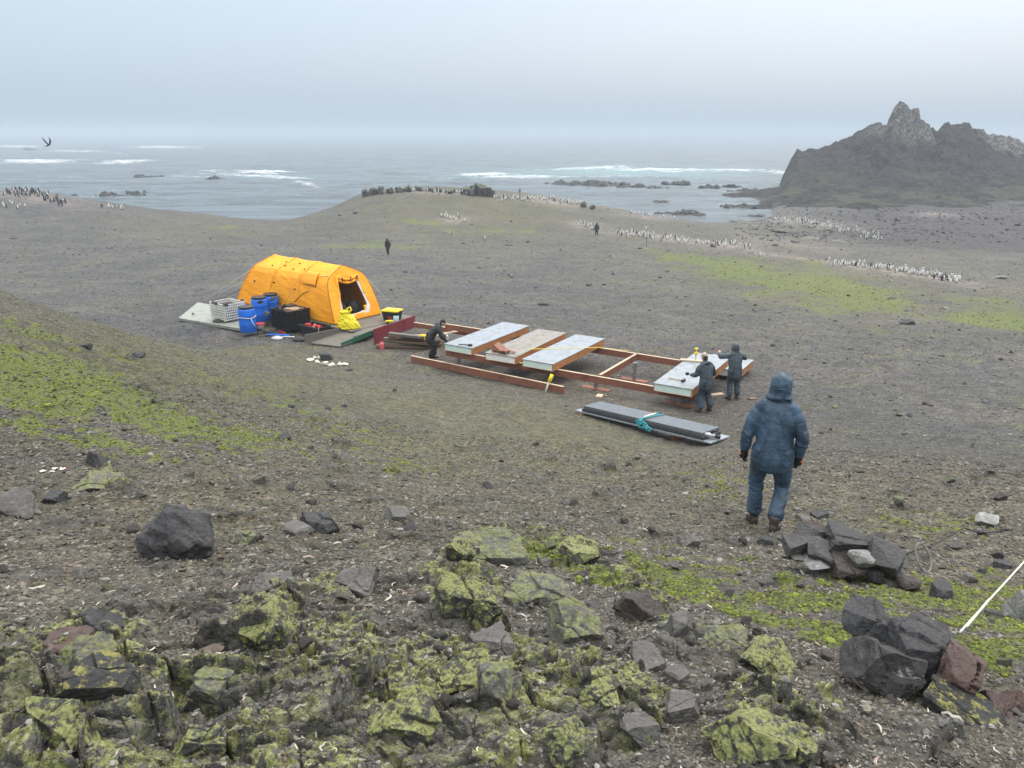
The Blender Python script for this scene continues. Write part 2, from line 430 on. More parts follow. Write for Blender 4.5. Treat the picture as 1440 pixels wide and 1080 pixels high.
# a little jitter so that rows of the grid never show as lines
TTj = TT
GX = (RR * np.sin(TTj)).ravel(); GY = (RR * np.cos(TTj)).ravel(); GR = RR.ravel()
GZ = base_z(GX, GY)
def relief(x, y, r, z0):
    """height to add, and the colour masks (moss, rock, soil, scree)"""
    u, v, dep = proj(x, y, z0 + CAMZ * 0)
    front = (dep > 0.3)
    u = np.where(front, u, -9999.0)
    moss = blobs(u, v, r, MOSS)
    rock = blobs(u, v, r, ROCK)
    near = 1 - sstep(9, 22, r)
    wn = fbm(x, y, 0.9, 4, .55, 40)
    wn2 = fbm(x, y, 0.22, 3, .6, 44)
    big = fbm(x, y, 9.0, 4, .5, 50)
    # rock: crisp edge from noise
    rk = sstep(0.36, 0.58, rock + 0.30 * wn + 0.12 * wn2)
    h = np.zeros_like(x)
    # broad undulation, growing with distance
    h += big * np.clip((r - 6) / 60.0, 0, 1) * 0.55
    h += fbm(x, y, 2.6, 3, .5, 60) * np.clip(r / 14.0, 0.1, 1) * 0.10
    bank = np.exp(-(((u - 150) / 260) ** 2 + ((v - 540) / 90) ** 2)) * (r < 27) * (r > 7)
    h += bank * (fbm(x, y, 1.1, 5, .6, 61) * .20 - np.abs(fbm(x, y, .7, 4, .6, 63)) * .22 + .04)
    # soil: fine lumps
    h += wn * 0.035 * near + wn2 * 0.020 * near
    n3 = r < 9
    t = fbm(x[n3], y[n3], 0.055, 2, .6, 70)
    h[n3] += t * 0.008
    # half-sunk angular stones in the soil
    for lam, pr, amp, s, rmax in ((0.40, .16, .11, 90, 24), (0.17, .30, .055, 100, 14), (0.075, .36, .028, 110, 7)):
        k = r < rmax
        ca, sa = math.cos(.6), math.sin(.6)
        xs = x[k] + 0.25 * lam * vnoise(x[k] / lam * 1.3, y[k] / lam * 1.3, s + 3); ys = y[k]
        xr = (xs * ca + ys * sa) * 0.75; yr = -xs * sa + ys * ca
        f1, f2, ox, oy, cx, cy = worley(xr, yr, lam, s)
        on = _h(cx, cy, s + 21) < pr
        tx = (_h(cx, cy, s + 22) - .5) * 1.3; ty = (_h(cx, cy, s + 23) - .5) * 1.3
        edge = np.clip((f2 - f1) * lam, 0, None)
        ht = np.minimum(edge * 1.5, amp * (0.35 + 0.65 * _h(cx, cy, s + 24)) * 0.55) + (tx * ox + ty * oy) * np.clip(edge / (0.2 * lam), 0, 1) * .8
        hh = np.where(on, np.maximum(ht - 0.12 * amp, 0), 0) * (1 - sstep(rmax * .6, rmax, r[k])) * (0.45 + 0.55 * sstep(-.15, .35, wn[k]))
        h[k] += hh * (1 - 0.7 * moss[k])
        rk[k] = np.maximum(rk[k], 0.55 * sstep(0.06 * amp, 0.25 * amp, hh))
    # fractured bedrock
    k = (rock > 0.12) & (r < 10)
    xk, yk = x[k], y[k]
    g = rk[k]
    ang = -0.55
    ca, sa = math.cos(ang), math.sin(ang)
    q = 0.05 * vnoise(xk / .3, yk / .3, 5)
    a = (xk * ca + yk * sa) + q; b = (-xk * sa + yk * ca) + 0.05 * vnoise(xk / .3, yk / .3, 6)
    f = np.zeros_like(xk)
    for lam, an, amp, tl, s in ((0.33, .62, .085, .75, 200), (0.15, .7, .045, .75, 210), (0.062, .8, .020, .7, 220)):
        f1, f2, ox, oy, cx, cy = worley(a * an, b, lam, s)
        ed = np.clip((f2 - f1), 0, 1)
        pl = (_h(cx, cy, s + 1) - .45) * amp + ((_h(cx, cy, s + 2) - .35) * tl * ox + (_h(cx, cy, s + 3) - .5) * tl * oy)
        f += pl * sstep(0, .05, ed) - amp * .55 * (1 - sstep(0.0, .07, ed))
    f += fbm(xk, yk, .12, 4, .6, 230) * .022
    h[k] += g * (f * (0.35 + .65 * np.clip(rock[k], 0, 1)) + 0.07 * rock[k])
    h *= sstep(.9, 1.35, r)
    # moss cushions
    ms = np.clip(moss, 0, 1.2)
    km = (moss > .1) & (r < 26)
    mn = fbm(x[km], y[km], .30, 4, .62, 300)
    mm = np.zeros_like(x)
    mm[km] = sstep(-.06, .20, ms[km] - .58 + mn * 1.0)
    kf = (moss > .05) & (r >= 26)
    mm[kf] = .95 * sstep(-.05, .45, ms[kf] - .42 + .95 * fbm(x[kf], y[kf] * .6, 4.5, 6, .7, 310))
    h[km] += mm[km] * (.012 + .02 * np.clip(fbm(x[km], y[km], .06, 2, .5, 320), 0, 1)) * (1 - sstep(10, 22, r[km]))
    # brown soil close by, grey shingle on the beach, dark scree far right
    scree = sstep(.25, .75, 1.25 * np.exp(-(((u - 1400) / 280) ** 2 + ((v - 315) / 40) ** 2)) * (r > 70) + .15 * big)
    soil = 1 - sstep(-3, 3, r - 13.5 + 4 * big + np.where(u < 700, (700 - u) / 130, 0) - np.where(u > 1150, (u - 1150) / 90, 0))
    guano = blobs(u, v, r, [(900,331,40,3,4,1,70,200),(960,338,40,3,5,1,70,200),(1020,345,45,3,4,1,70,200),(1100,358,60,3,8,.7,60,200),(1190,373,40,4,9,1,50,200),(1250,381,45,4,9,1,50,200),(1320,392,45,4,11,1,50,200),(640,309,24,4,0,.8,80,200),(825,317,20,5,5,.8,80,200),(1140,314,60,5,6,.8,90,200),(1120,345,60,5,6,.5,80,200),(1320,302,30,2.5,0,.7,120,200),(40,276,60,7,8,.7,90,200),(950,306,60,3,4,.8,120,200),(760,282,80,4,5,.8,120,200),(610,270,70,3,3,.6,120,200)])
    olive = blobs(u, v, r, [(300,520,330,80,14,1.0,6,30),(700,620,320,80,10,1.0,7,26),(200,700,300,50,6,.5,5,12),(850,600,200,40,10,.5,9,26),(600,720,300,50,5,.45,4,14),(1250,740,220,40,4,.7,4,12),(680,300,200,40,0,.8,80,170),(1180,400,260,50,8,.6,30,110),(300,320,120,20,0,.5,90,180),(950,330,150,20,4,.6,80,150),(1440,430,120,40,8,.5,28,70)])
    guano = guano * (.55 + .9 * np.clip(fbm(x, y, 3.5, 4, .65, 850) + .3, 0, 1))
    olive = np.clip(olive * (.6 + .9 * fbm(x, y, 4.0, 4, .6, 860) + .3), 0, 1)
    trod = blobs(u, v, r, [(880,545,190,45,10,1,15,30),(700,512,150,26,10,1,18,34),(600,490,60,20,5,.9,20,36),(1000,580,110,40,10,.9,14,30),(450,470,120,14,12,.8,22,40),(1060,640,70,50,20,.4,8,20)])
    trod = np.clip(trod * (.75 + .8 * fbm(x, y, 1.6, 4, .6, 870)), 0, 1)
    damp = blobs(u, v, r, [(60,480,170,60,16,1,6,30),(170,510,170,40,18,.9,6,30),(30,590,90,60,10,1,6,22),(330,540,160,36,16,.6,8,30),(1250,620,260,70,0,.35,9,30),(300,620,200,40,12,.5,7,20)])
    damp = np.clip(damp * (.8 + .7 * fbm(x, y, 1.3, 4, .6, 880)), 0, 1)
    return h, mm, rk, soil, scree, guano, olive, trod, damp
gh, m_moss, m_rock, m_soil, m_scree, m_guano, m_olive, m_trod, m_damp = relief(GX, GY, GR, GZ)
GZ = GZ + gh
idx = np.arange(NR * NT).reshape(NR, NT)
GF = np.stack([idx[:-1, :-1], idx[1:, :-1], idx[1:, 1:], idx[:-1, 1:]], -1).reshape(-1, 4)[:, ::-1]
ctr = len(GX)

g = N("ground_mat")
A, Aa = g.attr("mask")
sa_ = g.sep(A)
moss, rock, soil, scree = sa_[0], sa_[1], sa_[2], Aa
P = g.pos()
n_big = g.noise(P, .35, 4, .6)
n_mid = g.noise(P, 3.0, 5, .65)
n_fin = g.noise(P, 34, 4, .7)
v1 = g.vor(P, 8.0); v2 = g.vor(P, 24.0); v3 = g.vor(P, 70.0)
soilc = g.ramp(n_mid, [(.28, (.038, .033, .025)), (.5, (.080, .070, .053)), (.72, (.138, .126, .102))])
gravc = g.ramp(n_big, [(.3, (.060, .059, .058)), (.55, (.078, .076, .074)), (.75, (.102, .096, .086))])
gravc = g.mix(g.rng(g.noise(P, .8, 3), .5, .72), gravc, (.082, .083, .052))
A2, A2a = g.attr("tint")
s2 = g.sep(A2)
gravc = g.mix(scree, gravc, (.040, .035, .037))
c = g.mix(soil, gravc, soilc)
n_sp = g.noise(P, 1.6, 6, .75)
c = g.mix(1.0, c, g.rng(n_sp, .3, .7, .55, 1.45, False), 'MULTIPLY')
c = g.mix(1.0, c, g.mix(g.rng(g.noise(P, .14, 5, .65), .35, .65, 0, 1), (.80, .83, .88), (1.16, 1.12, 1.04)), 'MULTIPLY')
c = g.mix(g.math('MULTIPLY', s2[1], .75), c, g.mix(n_mid, (.058, .056, .024), (.138, .128, .058)))
c = g.mix(g.math('MULTIPLY', A2a, .62), c, g.mix(n_mid, (.026, .026, .014), (.070, .066, .036)))
c = g.mix(g.math('MULTIPLY', s2[2], .8), c, g.mix(n_mid, (.050, .040, .034), (.092, .074, .062)))
c = g.mix(g.math('MULTIPLY', s2[0], g.rng(n_sp, .35, .6, .3, .9)), c, (.30, .245, .225))
# pebbles of their own grey
def grey(vo):
    return g.sep(vo['Color'])[0]
pb = g.rng(grey(v2), 0, 1, .42, 1.65, False)
c = g.mix(.8, c, pb, 'MULTIPLY')
pb1 = g.rng(grey(v1), 0, 1, .62, 1.38, False)
c = g.mix(.7, c, pb1, 'MULTIPLY')
pb3 = g.rng(grey(v3), 0, 1, .6, 1.45, False)
c = g.mix(.6, c, pb3, 'MULTIPLY')
# bare rock with grey and yellow-green lichen crust
rc = g.ramp(g.noise(P, 9, 6, .7), [(.3, (.028, .027, .025)), (.5, (.070, .068, .061)), (.7, (.150, .145, .130))])
lich = g.noise(P, 14, 6, .72)
lf = g.rng(g.math('ADD', lich, g.math('MULTIPLY', g.nz(), .10)), .53, .60)
lichen_c = g.ramp(g.noise(P, 40, 4, .7), [(.3, (.098, .100, .036)), (.5, (.205, .220, .078)), (.72, (.38, .395, .21))])
lzone = g.rng(g.noise(P, 1.9, 3, .6), .31, .50)
rc = g.mix(g.math('MULTIPLY', lf, g.math('MULTIPLY', lzone, g.rng(rock, .5, .95))), rc, lichen_c)
c = g.mix(g.rng(rock, .2, .7), c, rc)
# moss
mc = g.ramp(g.noise(P, 28, 5, .75), [(.25, (.040, .054, .007)), (.5, (.115, .150, .012)), (.72, (.225, .265, .024))])
mfac = g.math('MULTIPLY', moss, g.rng(g.noise(P, 22, 4, .7), .36, .56, .0, 1))
c = g.mix(g.math('MULTIPLY', mfac, .92), c, mc)
hb = g.math('ADD', g.math('MULTIPLY', v2['Distance'], -.9), g.math('ADD', g.math('MULTIPLY', v1['Distance'], -1.0), g.math('MULTIPLY', n_fin, .9)))
bp = g.bump(hb, .85, .035)
bp = g.bump(g.noise(P, 120, 3, .7), .5, .006, bp)
ground_mat = g.fin(c, g.rng(n_fin, .3, .7, .62, .92), bp, .35)

me = np_mesh("ground", np.stack([GX, GY, GZ], -1), GF, [ground_mat], True)
ca = me.attributes.new("mask", 'FLOAT_COLOR', 'POINT')
ca.data.foreach_set("color", np.stack([m_moss, m_rock, m_soil, m_scree], -1).astype(np.float32).ravel())
ca = me.attributes.new("tint", 'FLOAT_COLOR', 'POINT')
ca.data.foreach_set("color", np.stack([m_guano, m_olive, m_trod, m_damp], -1).astype(np.float32).ravel())
ground = link_mesh("ground", me)
tag(ground, kind="structure")

# fast height lookup on the finished sheet
_lr = np.log(rs)
_GZ2 = GZ.reshape(NR, NT)
def gz(x, y):
    r = max(math.hypot(x, y), 0.51); t = math.atan2(x, y)
    i = min(max(int(np.searchsorted(rs, r) - 1), 0), NR - 2); j = min(max(int(np.searchsorted(ths, t) - 1), 0), NT - 2)
    fr = (r - rs[i]) / (rs[i + 1] - rs[i]); ft = (t - ths[j]) / (ths[j + 1] - ths[j])
    return float((_GZ2[i, j] * (1 - ft) + _GZ2[i, j + 1] * ft) * (1 - fr) + (_GZ2[i + 1, j] * (1 - ft) + _GZ2[i + 1, j + 1] * ft) * fr)
def hit(u, v, rmin=1.0, rmax=330.0):         # first ground point on a sight line
    d = ray(u, v); hl = math.hypot(d.x, d.y); d = d / hl
    r = rmin; pr = r
    while r < rmax:
        if CAMZ + d.z * r < gz(d.x * r, d.y * r):
            a, b = pr, r
            for _ in range(24):
                m = (a + b) / 2
                if CAMZ + d.z * m < gz(d.x * m, d.y * m): b = m
                else: a = m
            return Vector((d.x * b, d.y * b, gz(d.x * b, d.y * b)))
        pr = r; r *= 1.004
    return Vector((d.x * rmax, d.y * rmax, CAMZ + d.z * rmax))

# ------------------------------------------------------------------ headland across the bay
HC = [(1080,268,228),(1100,270,218),(1150,262,220),(1200,262,216),(1250,262,212),(1300,258,212),(1350,258,208),(1440,258,205),(1500,255,205),
 (1030,272,221),(1060,271,223),(1080,280,199),(1150,278,200),(1200,284,187),(1260,288,180),(1330,284,184),(1440,280,188),(1120,290,178),(1200,300,160),(1300,300,158),(1440,300,152),(1550,300,148),
 (1440,318,132),(1300,312,142),(1220,312,144),(1550,320,130)]
HX = [(60,285,-3),(90,290,-3),(110,300,-2),(140,305,1),(170,310,2),(140,330,-3),(180,340,-3),(230,330,-2),(280,280,4),(300,330,-3),(60,260,-3),(55,235,-2.5),(60,205,-2.0),(58,192,-2.0),(56,180,-2.2),(56,165,-2.2),(300,200,5),(120,260,2),(170,260,3),(220,260,4),(170,285,1)]
hp, hz = [], []
for u, v, Y in HC:
    p = at_y(u, v, Y); hp.append((p.x, p.y)); hz.append(p.z)
for x, y, z in HX: hp.append((x, y)); hz.append(z)
hp = np.array(hp); hz = np.array(hz)
_hw = tps_fit(hp / 50.0, hz, 1e-4)
NX, NY = 800, 620
hx = np.linspace(50, 290, NX); hy = np.linspace(140, 335, NY)
HXg, HYg = np.meshgrid(hx, hy, indexing='ij')
q = np.stack([HXg.ravel(), HYg.ravel()], -1)
cz = tps_eval(hp / 50.0, _hw, np.stack(np.meshgrid(np.linspace(50, 290, 121), np.linspace(140, 335, 99), indexing='ij'), -1).reshape(-1, 2) / 50.0).reshape(121, 99)
fi = (q[:, 0] - 50) / 240 * 120; fj = (q[:, 1] - 140) / 195 * 98
i0 = np.clip(fi.astype(int), 0, 119); j0 = np.clip(fj.astype(int), 0, 97); fi -= i0; fj -= j0
Hz = (cz[i0, j0] * (1 - fi) + cz[i0 + 1, j0] * fi) * (1 - fj) + (cz[i0, j0 + 1] * (1 - fi) + cz[i0 + 1, j0 + 1] * fi) * fj
hxx, hyy = q[:, 0], q[:, 1]
Hz = np.clip(Hz, -3, 12)
wob = fbm(hxx, hyy, 9, 4, .6, 405)
Hz += (fbm(hxx, hyy, 7, 5, .62, 430) * 1.3 - np.abs(fbm(hxx, hyy, 4, 3, .6, 433)) * 1.2 + .3) * sstep(-1, 2, Hz)
def ridge(Hz, prof, Yc, front, back, rough, s):
    """a rock crest: prof = skyline in photo pixels (u, v), standing at ground distance Yc"""
    P_ = [at_y(u, v, Yc) for u, v in prof]
    xs = np.array([p.x for p in P_]); zs_ = np.array([p.z for p in P_])
    xr = hxx * Yc / hyy                                     # follow the sight line fan in plan
    xr = xr + .9 * fbm(hxx, hyy, 3.0, 3, .6, s + 1)
    zc = np.interp(xr, xs, zs_, left=-9, right=-9)
    zc = zc + (fbm(hxx, hyy * .3, 3.6, 3, .6, s + 9) * 1.3 - np.abs(fbm(hxx, hyy * .3, 6.0, 2, .5, s + 11)) * 1.6 + .3) * np.clip((zc - 2) / 8, 0, 1)
    dy = hyy - Yc + 2.5 * fbm(hxx, hyy, 14, 3, .5, s + 2)
    zb = np.where(dy < 0, np.maximum(Hz, -1), -2.0)
    t = np.where(dy < 0, 1 + dy / front, 1 - dy / back)
    hgt = np.maximum(zc - zb, 0)
    gul = np.abs(fbm(hxx * 1.0, hyy * .35, 5.5, 5, .62, s + 3))
    z = zb + hgt * np.clip(t, 0, 1) ** .82 + hgt * np.clip(t, 0, 1) * (1 - np.clip(t, 0, 1)) * (1.3 * fbm(hxx, hyy, 16, 3, .5, s + 4) - 1.1 * gul * rough)
    f1, f2, ox, oy, cx_, cy_ = worley(hxx, hyy, 2.6, s + 6)
    z += np.clip(t, 0, 1) * np.clip(hgt / 6, 0, 1) * ((_h(cx_, cy_, s + 7) - .6) * .9 * rough + fbm(hxx, hyy, 1.6, 3, .6, s + 8) * .55)
    return np.where((t > 0) & (hgt > 0), np.maximum(Hz, z), Hz)
Hz = ridge(Hz, [(1096,268),(1100,252),(1111,226),(1122,211),(1150,209),(1172,203),(1190,195),(1213,184),(1222,173),(1230,170),(1240,170),(1246,176),(1275,178),(1312,182),(1318,186),(1326,178),(1334,173),(1342,176),(1352,174),(1364,173),(1368,182),(1385,184),(1400,190),(1440,199),(1500,206),(1600,214),(1750,226)], 256, 48, 40, 1.0, 440)
Hz = ridge(Hz, [(1222,215),(1232,196),(1246,176),(1251,162),(1258,150),(1265,143),(1271,139),(1276,141),(1281,148),(1288,153),(1292,158),(1294,170),(1300,169),(1307,172),(1312,182),(1316,196),(1322,215)], 248, 13, 12, 1.3, 470)
Hz = ridge(Hz, [(1225,236),(1232,214),(1243,203),(1256,200),(1270,196),(1286,203),(1296,216),(1302,236)], 241, 9, 12, 1.5, 480)
Hz = Hz - 7 * (1 - sstep(146, 170, hyy - .05 * hxx))
Hz = np.clip(Hz, -3, 40)
hidx = np.arange(NX * NY).reshape(NX, NY)
HF = np.stack([hidx[:-1, :-1], hidx[1:, :-1], hidx[1:, 1:], hidx[:-1, 1:]], -1).reshape(-1, 4)
hm = N("headland_mat")
P = hm.pos()
z_ = hm.sep(P)[2]
hc = hm.ramp(hm.noise(P, .55, 6, .7), [(.3, (.022, .018, .017)), (.5, (.045, .038, .036)), (.7, (.085, .076, .070))])
hc = hm.mix(hm.math('MULTIPLY', hm.rng(hm.noise(P, .09, 4, .6), .45, .6), hm.rng(z_, 9.0, 3.0)), hc, (.095, .094, .062))
hc = hm.mix(hm.rng(hm.noise(hm.mapg(P, (1, 1, .35)), .5, 5, .7), .58, .72), hc, (.030, .026, .025))
def near_pt(c_, r_):
    v_ = hm.n("VectorMath", operation='DISTANCE'); hm.put(v_.inputs[0], P); v_.inputs[1].default_value = c_
    return hm.rng(hm.math('ADD', v_.outputs['Value'], hm.math('MULTIPLY', hm.noise(P, .25, 4, .7), 6)), r_ + 5, r_ - 1)
pk, pk2 = at_y(1268, 190, 246), at_y(1425, 215, 250)
gz_ = hm.math('MAXIMUM', near_pt(pk, 11), near_pt(pk2, 13))
guano = hm.math('MULTIPLY', hm.rng(hm.noise(P, 1.3, 5, .78), .49, .60), gz_)
hc = hm.mix(hm.math('MULTIPLY', gz_, .5), hc, (.11, .10, .088))
hc = hm.mix(hm.math('MULTIPLY', guano, .8), hc, (.38, .36, .32))
headland_mat = hm.fin(hc, .9, hm.bump(hm.noise(hm.mapg(P, (1, 1, .6)), .8, 7, .75), 1.0, 1.6), .25)
me = np_mesh("headland", np.stack([hxx, hyy, Hz], -1), HF, [headland_mat], True)
tag(link_mesh("headland", me), kind="structure")

# ------------------------------------------------------------------ the sea
segs = [(60,150,14),(150,420,260),(420,1200,160),(1200,5000,60)]
srs = np.concatenate([np.exp(np.linspace(math.log(a), math.log(b), n, endpoint=False)) for a, b, n in segs] + [[5000.0]])
sth = np.linspace(R(-60), R(60), 900)
SR, ST = np.meshgrid(srs, sth, indexing='ij')
sxx = (SR * np.sin(ST)).ravel(); syy = (SR * np.cos(ST)).ravel(); srr = SR.ravel()
su_, sv_, _d = proj(sxx, syy, np.zeros_like(sxx))
SURF = [(20,206,50,1.6,0,1,1,9999),(230,207,60,2.0,0,1,1,9999),(110,213,60,1.8,0,.9,1,9999),(150,216,40,1.5,0,.8,1,9999),(50,227,75,3.0,0,1,1,9999),(175,228,50,2.6,-2,1,1,9999),(110,250,40,1.4,0,.8,1,9999),(130,236,60,1.4,0,.6,1,9999),
 (330,245,60,2.5,2,.9,1,9999),(390,250,55,3.5,4,1,1,9999),(370,243,45,2,0,1,1,9999),(260,248,50,1.6,0,.8,1,9999),(430,259,30,2.5,8,.85,1,9999),(300,241,30,1.6,0,.8,1,9999),
 (680,245,55,2.2,-1,.95,1,9999),(740,249,75,3.0,0,1,1,9999),(660,252,50,2.0,0,.8,1,9999),(830,237,65,2.6,-2,1,1,9999),(930,240,90,2.6,0,1,1,9999),(1030,240,70,2.6,0,1,1,9999),(1090,243,40,2.5,0,.9,1,9999),(880,248,120,2.6,0,.75,1,9999),(1000,252,90,2.0,0,.6,1,9999),(560,252,50,1.5,0,.35,1,9999),(1060,262,40,2.5,0,.5,1,9999),(970,268,60,2,0,.4,1,9999)]
foam = blobs(su_, sv_, srr, [(a_, b_, c_ * 1.25, d_ * 1.35, *e_) for a_, b_, c_, d_, *e_ in SURF])
fn = fbm(sxx * .5, syy, 9, 5, .65, 500)
fo = sstep(.42, .66, foam * .85 + .55 * fn + .12 * fbm(sxx * .25, syy, 2.4, 3, .6, 505))
swell = np.sin(syy / 11.0 + 2.2 * fbm(sxx, syy, 90, 3, .5, 510)) * .22 * sstep(150, 260, srr)
sz = swell * 1.5 + fbm(sxx * .5, syy, 6.5, 4, .6, 520) * .62 * sstep(165, 235, srr) + fo * (.35 + .75 * np.clip(fbm(sxx, syy, 5, 4, .6, 530), 0, 1)) * np.clip(foam, 0, 1)
turq = blobs(su_, sv_, srr, [(880,242,150,6,0,1,1,9999),(720,246,90,5,0,.6,1,9999),(390,249,80,5,0,.5,1,9999)])
calm = np.exp(-(((su_ - 1010) / 150) ** 2 + ((sv_ - 290) / 22) ** 2))
sidx = np.arange(len(srs) * len(sth)).reshape(len(srs), len(sth))
SF = np.stack([sidx[:-1, :-1], sidx[1:, :-1], sidx[1:, 1:], sidx[:-1, 1:]], -1).reshape(-1, 4)[:, ::-1]
sm = N("sea_mat")
A, Aa = sm.attr("mask"); q3 = sm.sep(A)
P = sm.pos()
stk = sm.noise(sm.mapg(P, (.22, 1, 1)), .16, 5, .7, .6)
cw = sm.mix(sm.rng(stk, .36, .64), (.020, .038, .048), (.095, .140, .160))
cw = sm.mix(q3[1], cw, (.13, .25, .26))
flk = sm.math('MULTIPLY', sm.rng(sm.noise(sm.mapg(P, (.25, 1, 1)), .22, 6, .75), .66, .70), sm.rng(sm.sep(P)[1], 190, 260))
lace = sm.math('ADD', sm.math('MULTIPLY', sm.noise(sm.mapg(P, (.28, 1, 1)), .62, 7, .8, .4), .8), sm.math('MULTIPLY', sm.noise(sm.mapg(P, (.12, 1, 1)), .22, 3, .6), .25))
fx = sm.rng(sm.math('ADD', lace, sm.math('MULTIPLY', q3[0], .38)), .80, 1.0)
fx = sm.math('MAXIMUM', fx, sm.math('MULTIPLY', flk, .7))
cw = sm.mix(fx, cw, (.80, .83, .84))
wb = sm.math('ADD', sm.noise(sm.mapg(P, (.55, 1, 1), (0, 0, .25)), .42, 5, .62), sm.math('MULTIPLY', sm.noise(P, 2.2, 3, .6), .35))
sea_mat = sm.fin(cw, sm.rng(fx, 0, 1, .22, .8), sm.bump(wb, .9, 1.3), .34)
me = np_mesh("sea", np.stack([sxx, syy, sz], -1), SF, [sea_mat], True)
ca = me.attributes.new("mask", 'FLOAT_COLOR', 'POINT')
ca.data.foreach_set("color", np.stack([np.clip(foam * 1.05 + .45 * fn * (foam > .03), 0, 1), np.clip(turq, 0, 1), calm, np.ones_like(fo)], -1).astype(np.float32).ravel())
tag(link_mesh("sea", me), kind="structure")
del RR, TT, SR, ST

# ------------------------------------------------------------------ the air
hb_ = MB(); hb_.box(-4600, 4600, -900, 5200, -14, 31)
hz_m = bpy.data.materials.new("haze_mat"); hz_m.use_nodes = True
t_ = hz_m.node_tree; t_.nodes.clear()
o_ = t_.nodes.new("ShaderNodeOutputMaterial"); v_ = t_.nodes.new("ShaderNodeVolumePrincipled")
v_.inputs['Color'].default_value = (.585, .665, .745, 1)
v_.inputs['Density'].default_value = 0.00078
v_.inputs['Anisotropy'].default_value = 0.0
t_.links.new(v_.outputs[0], o_.inputs['Volume'])
tag(hb_.build("haze", hz_m), kind="stuff")
# ------------------------------------------------------------------ materials of made things
def simple(name, col, rough=.6, var=.15, scale=6.0, bump=.0, bs=40.0, spec=.4, dirt=.0, metal=0.0):
    m = N(name); O = m.obj()
    k = m.rng(m.noise(O, scale, 4, .6), .25, .75, 1 - var, 1 + var, False)
    c = m.mix(1.0, (*col, 1), k, 'MULTIPLY')
    if dirt:
        c = m.mix(m.math('MULTIPLY', m.rng(m.noise(O, scale * .7, 5, .7), .48, .66), dirt), c, (.07, .06, .05))
    nb = m.bump(m.noise(O, bs, 3, .6), bump, .01) if bump else None
    return m.fin(c, m.rng(m.noise(O, scale * 2, 3), .3, .7, rough * .85, min(1, rough * 1.15), False), nb, spec, Metallic=metal)
def wood(name, c0, c1, rough=.65, sc=(1.5, 14, 14)):
    m = N(name); O = m.obj()
    v = m.mapg(O, sc)
    gr = m.noise(v, 2.2, 5, .65, .6)
    c = m.ramp(gr, [(.28, c0), (.72, c1)])
    c = m.mix(m.math('MULTIPLY', m.rng(m.noise(O, 1.7, 4, .6), .52, .72), .45), c, tuple(x * .45 for x in c0))
    return m.fin(c, rough, m.bump(gr, .3, .004), .35)
M_BEAM = wood("red_timber", (.16, .062, .038), (.30, .13, .085))
M_EDGE = wood("panel_edge_wood", (.28, .105, .035), (.52, .24, .09), sc=(14, 1.5, 14))
M_PALE = wood("pale_timber", (.40, .30, .20), (.62, .50, .37))
M_OLDW = wood("weathered_timber", (.07, .045, .028), (.20, .13, .08))
M_GREYW = wood("grey_timber", (.09, .082, .07), (.19, .175, .15))
M_RED = simple("red_paint", (.20, .030, .036), .5, .22, 5, .1, 30, dirt=.35)
M_GREEN = simple("green_paint", (.035, .13, .085), .5, .2, 5, dirt=.35)
M_FOAM = simple("insulation_board", (.60, .74, .68), .7, .10, 9, .1, 60, dirt=.10)
M_FOAM2 = simple("white_insulation", (.74, .76, .72), .7, .10, 9, .1, 60, dirt=.12)
def deck_top(name, col, stain):
    m = N(name); O = m.obj()
    wet = m.rng(m.noise(O, 1.4, 4, .6), .38, .62)
    c = m.mix(m.rng(m.noise(O, 5, 5, .7), .3, .7), tuple(x * .82 for x in col), tuple(min(1, x * 1.15) for x in col))
    c = m.mix(m.math('MULTIPLY', m.rng(m.noise(O, 3.1, 5, .7), .50, .66), stain), c, (.17, .125, .085))
    return m.fin(c, m.rng(wet, 0, 1, .16, .42), m.bump(m.noise(O, 14, 3), .08, .01), .5)
M_TOP = deck_top("grey_panel_skin", (.26, .295, .33), .35)
M_TOPB = deck_top("muddy_panel_skin", (.24, .215, .185), .95)
M_STACK = deck_top("dark_panel_skin", (.105, .12, .135), .12)
M_STACKE = simple("dark_panel_edge", (.045, .048, .052), .5, .2, 6)
M_BLACK = simple("black_plastic", (.018, .018, .020), .45, .25, 8, .1, 30)
M_DARK = simple("dark_rubber", (.03, .03, .03), .7, .3, 10)
M_BLUE = simple("blue_plastic", (.015, .16, .68), .38, .12, 4)
M_WHITE = simple("white_plastic", (.66, .66, .62), .45, .12, 6, dirt=.15)
M_YEL = simple("yellow_fabric", (.80, .66, .015), .5, .12, 8, .3, 14)
M_YELP = simple("yellow_plastic", (.78, .60, .02), .4, .08, 6)
M_REDP = simple("red_plastic", (.50, .03, .035), .45, .15, 8)
M_PINK = simple("pink_plastic", (.65, .12, .14), .5, .15, 8)
M_STEEL = simple("galvanised_steel", (.42, .43, .44), .38, .15, 9, metal=.8)
M_CARD = simple("cardboard", (.36, .24, .15), .8, .12, 5, dirt=.2)
M_ROPE = simple("white_rope", (.72, .70, .62), .8, .12, 60, .4, 300)
M_ROPED = simple("dark_rope", (.05, .05, .045), .8, .2, 60)
M_TEAL = simple("teal_rope", (.04, .34, .38), .7, .2, 40, .4, 200)
M_BONE = simple("bleached_bone", (.72, .68, .58), .7, .15, 9, .3, 40, dirt=.2)
M_PLY = simple("wet_plywood", (.27, .29, .25), .45, .18, 3, .1, 20, dirt=.3)

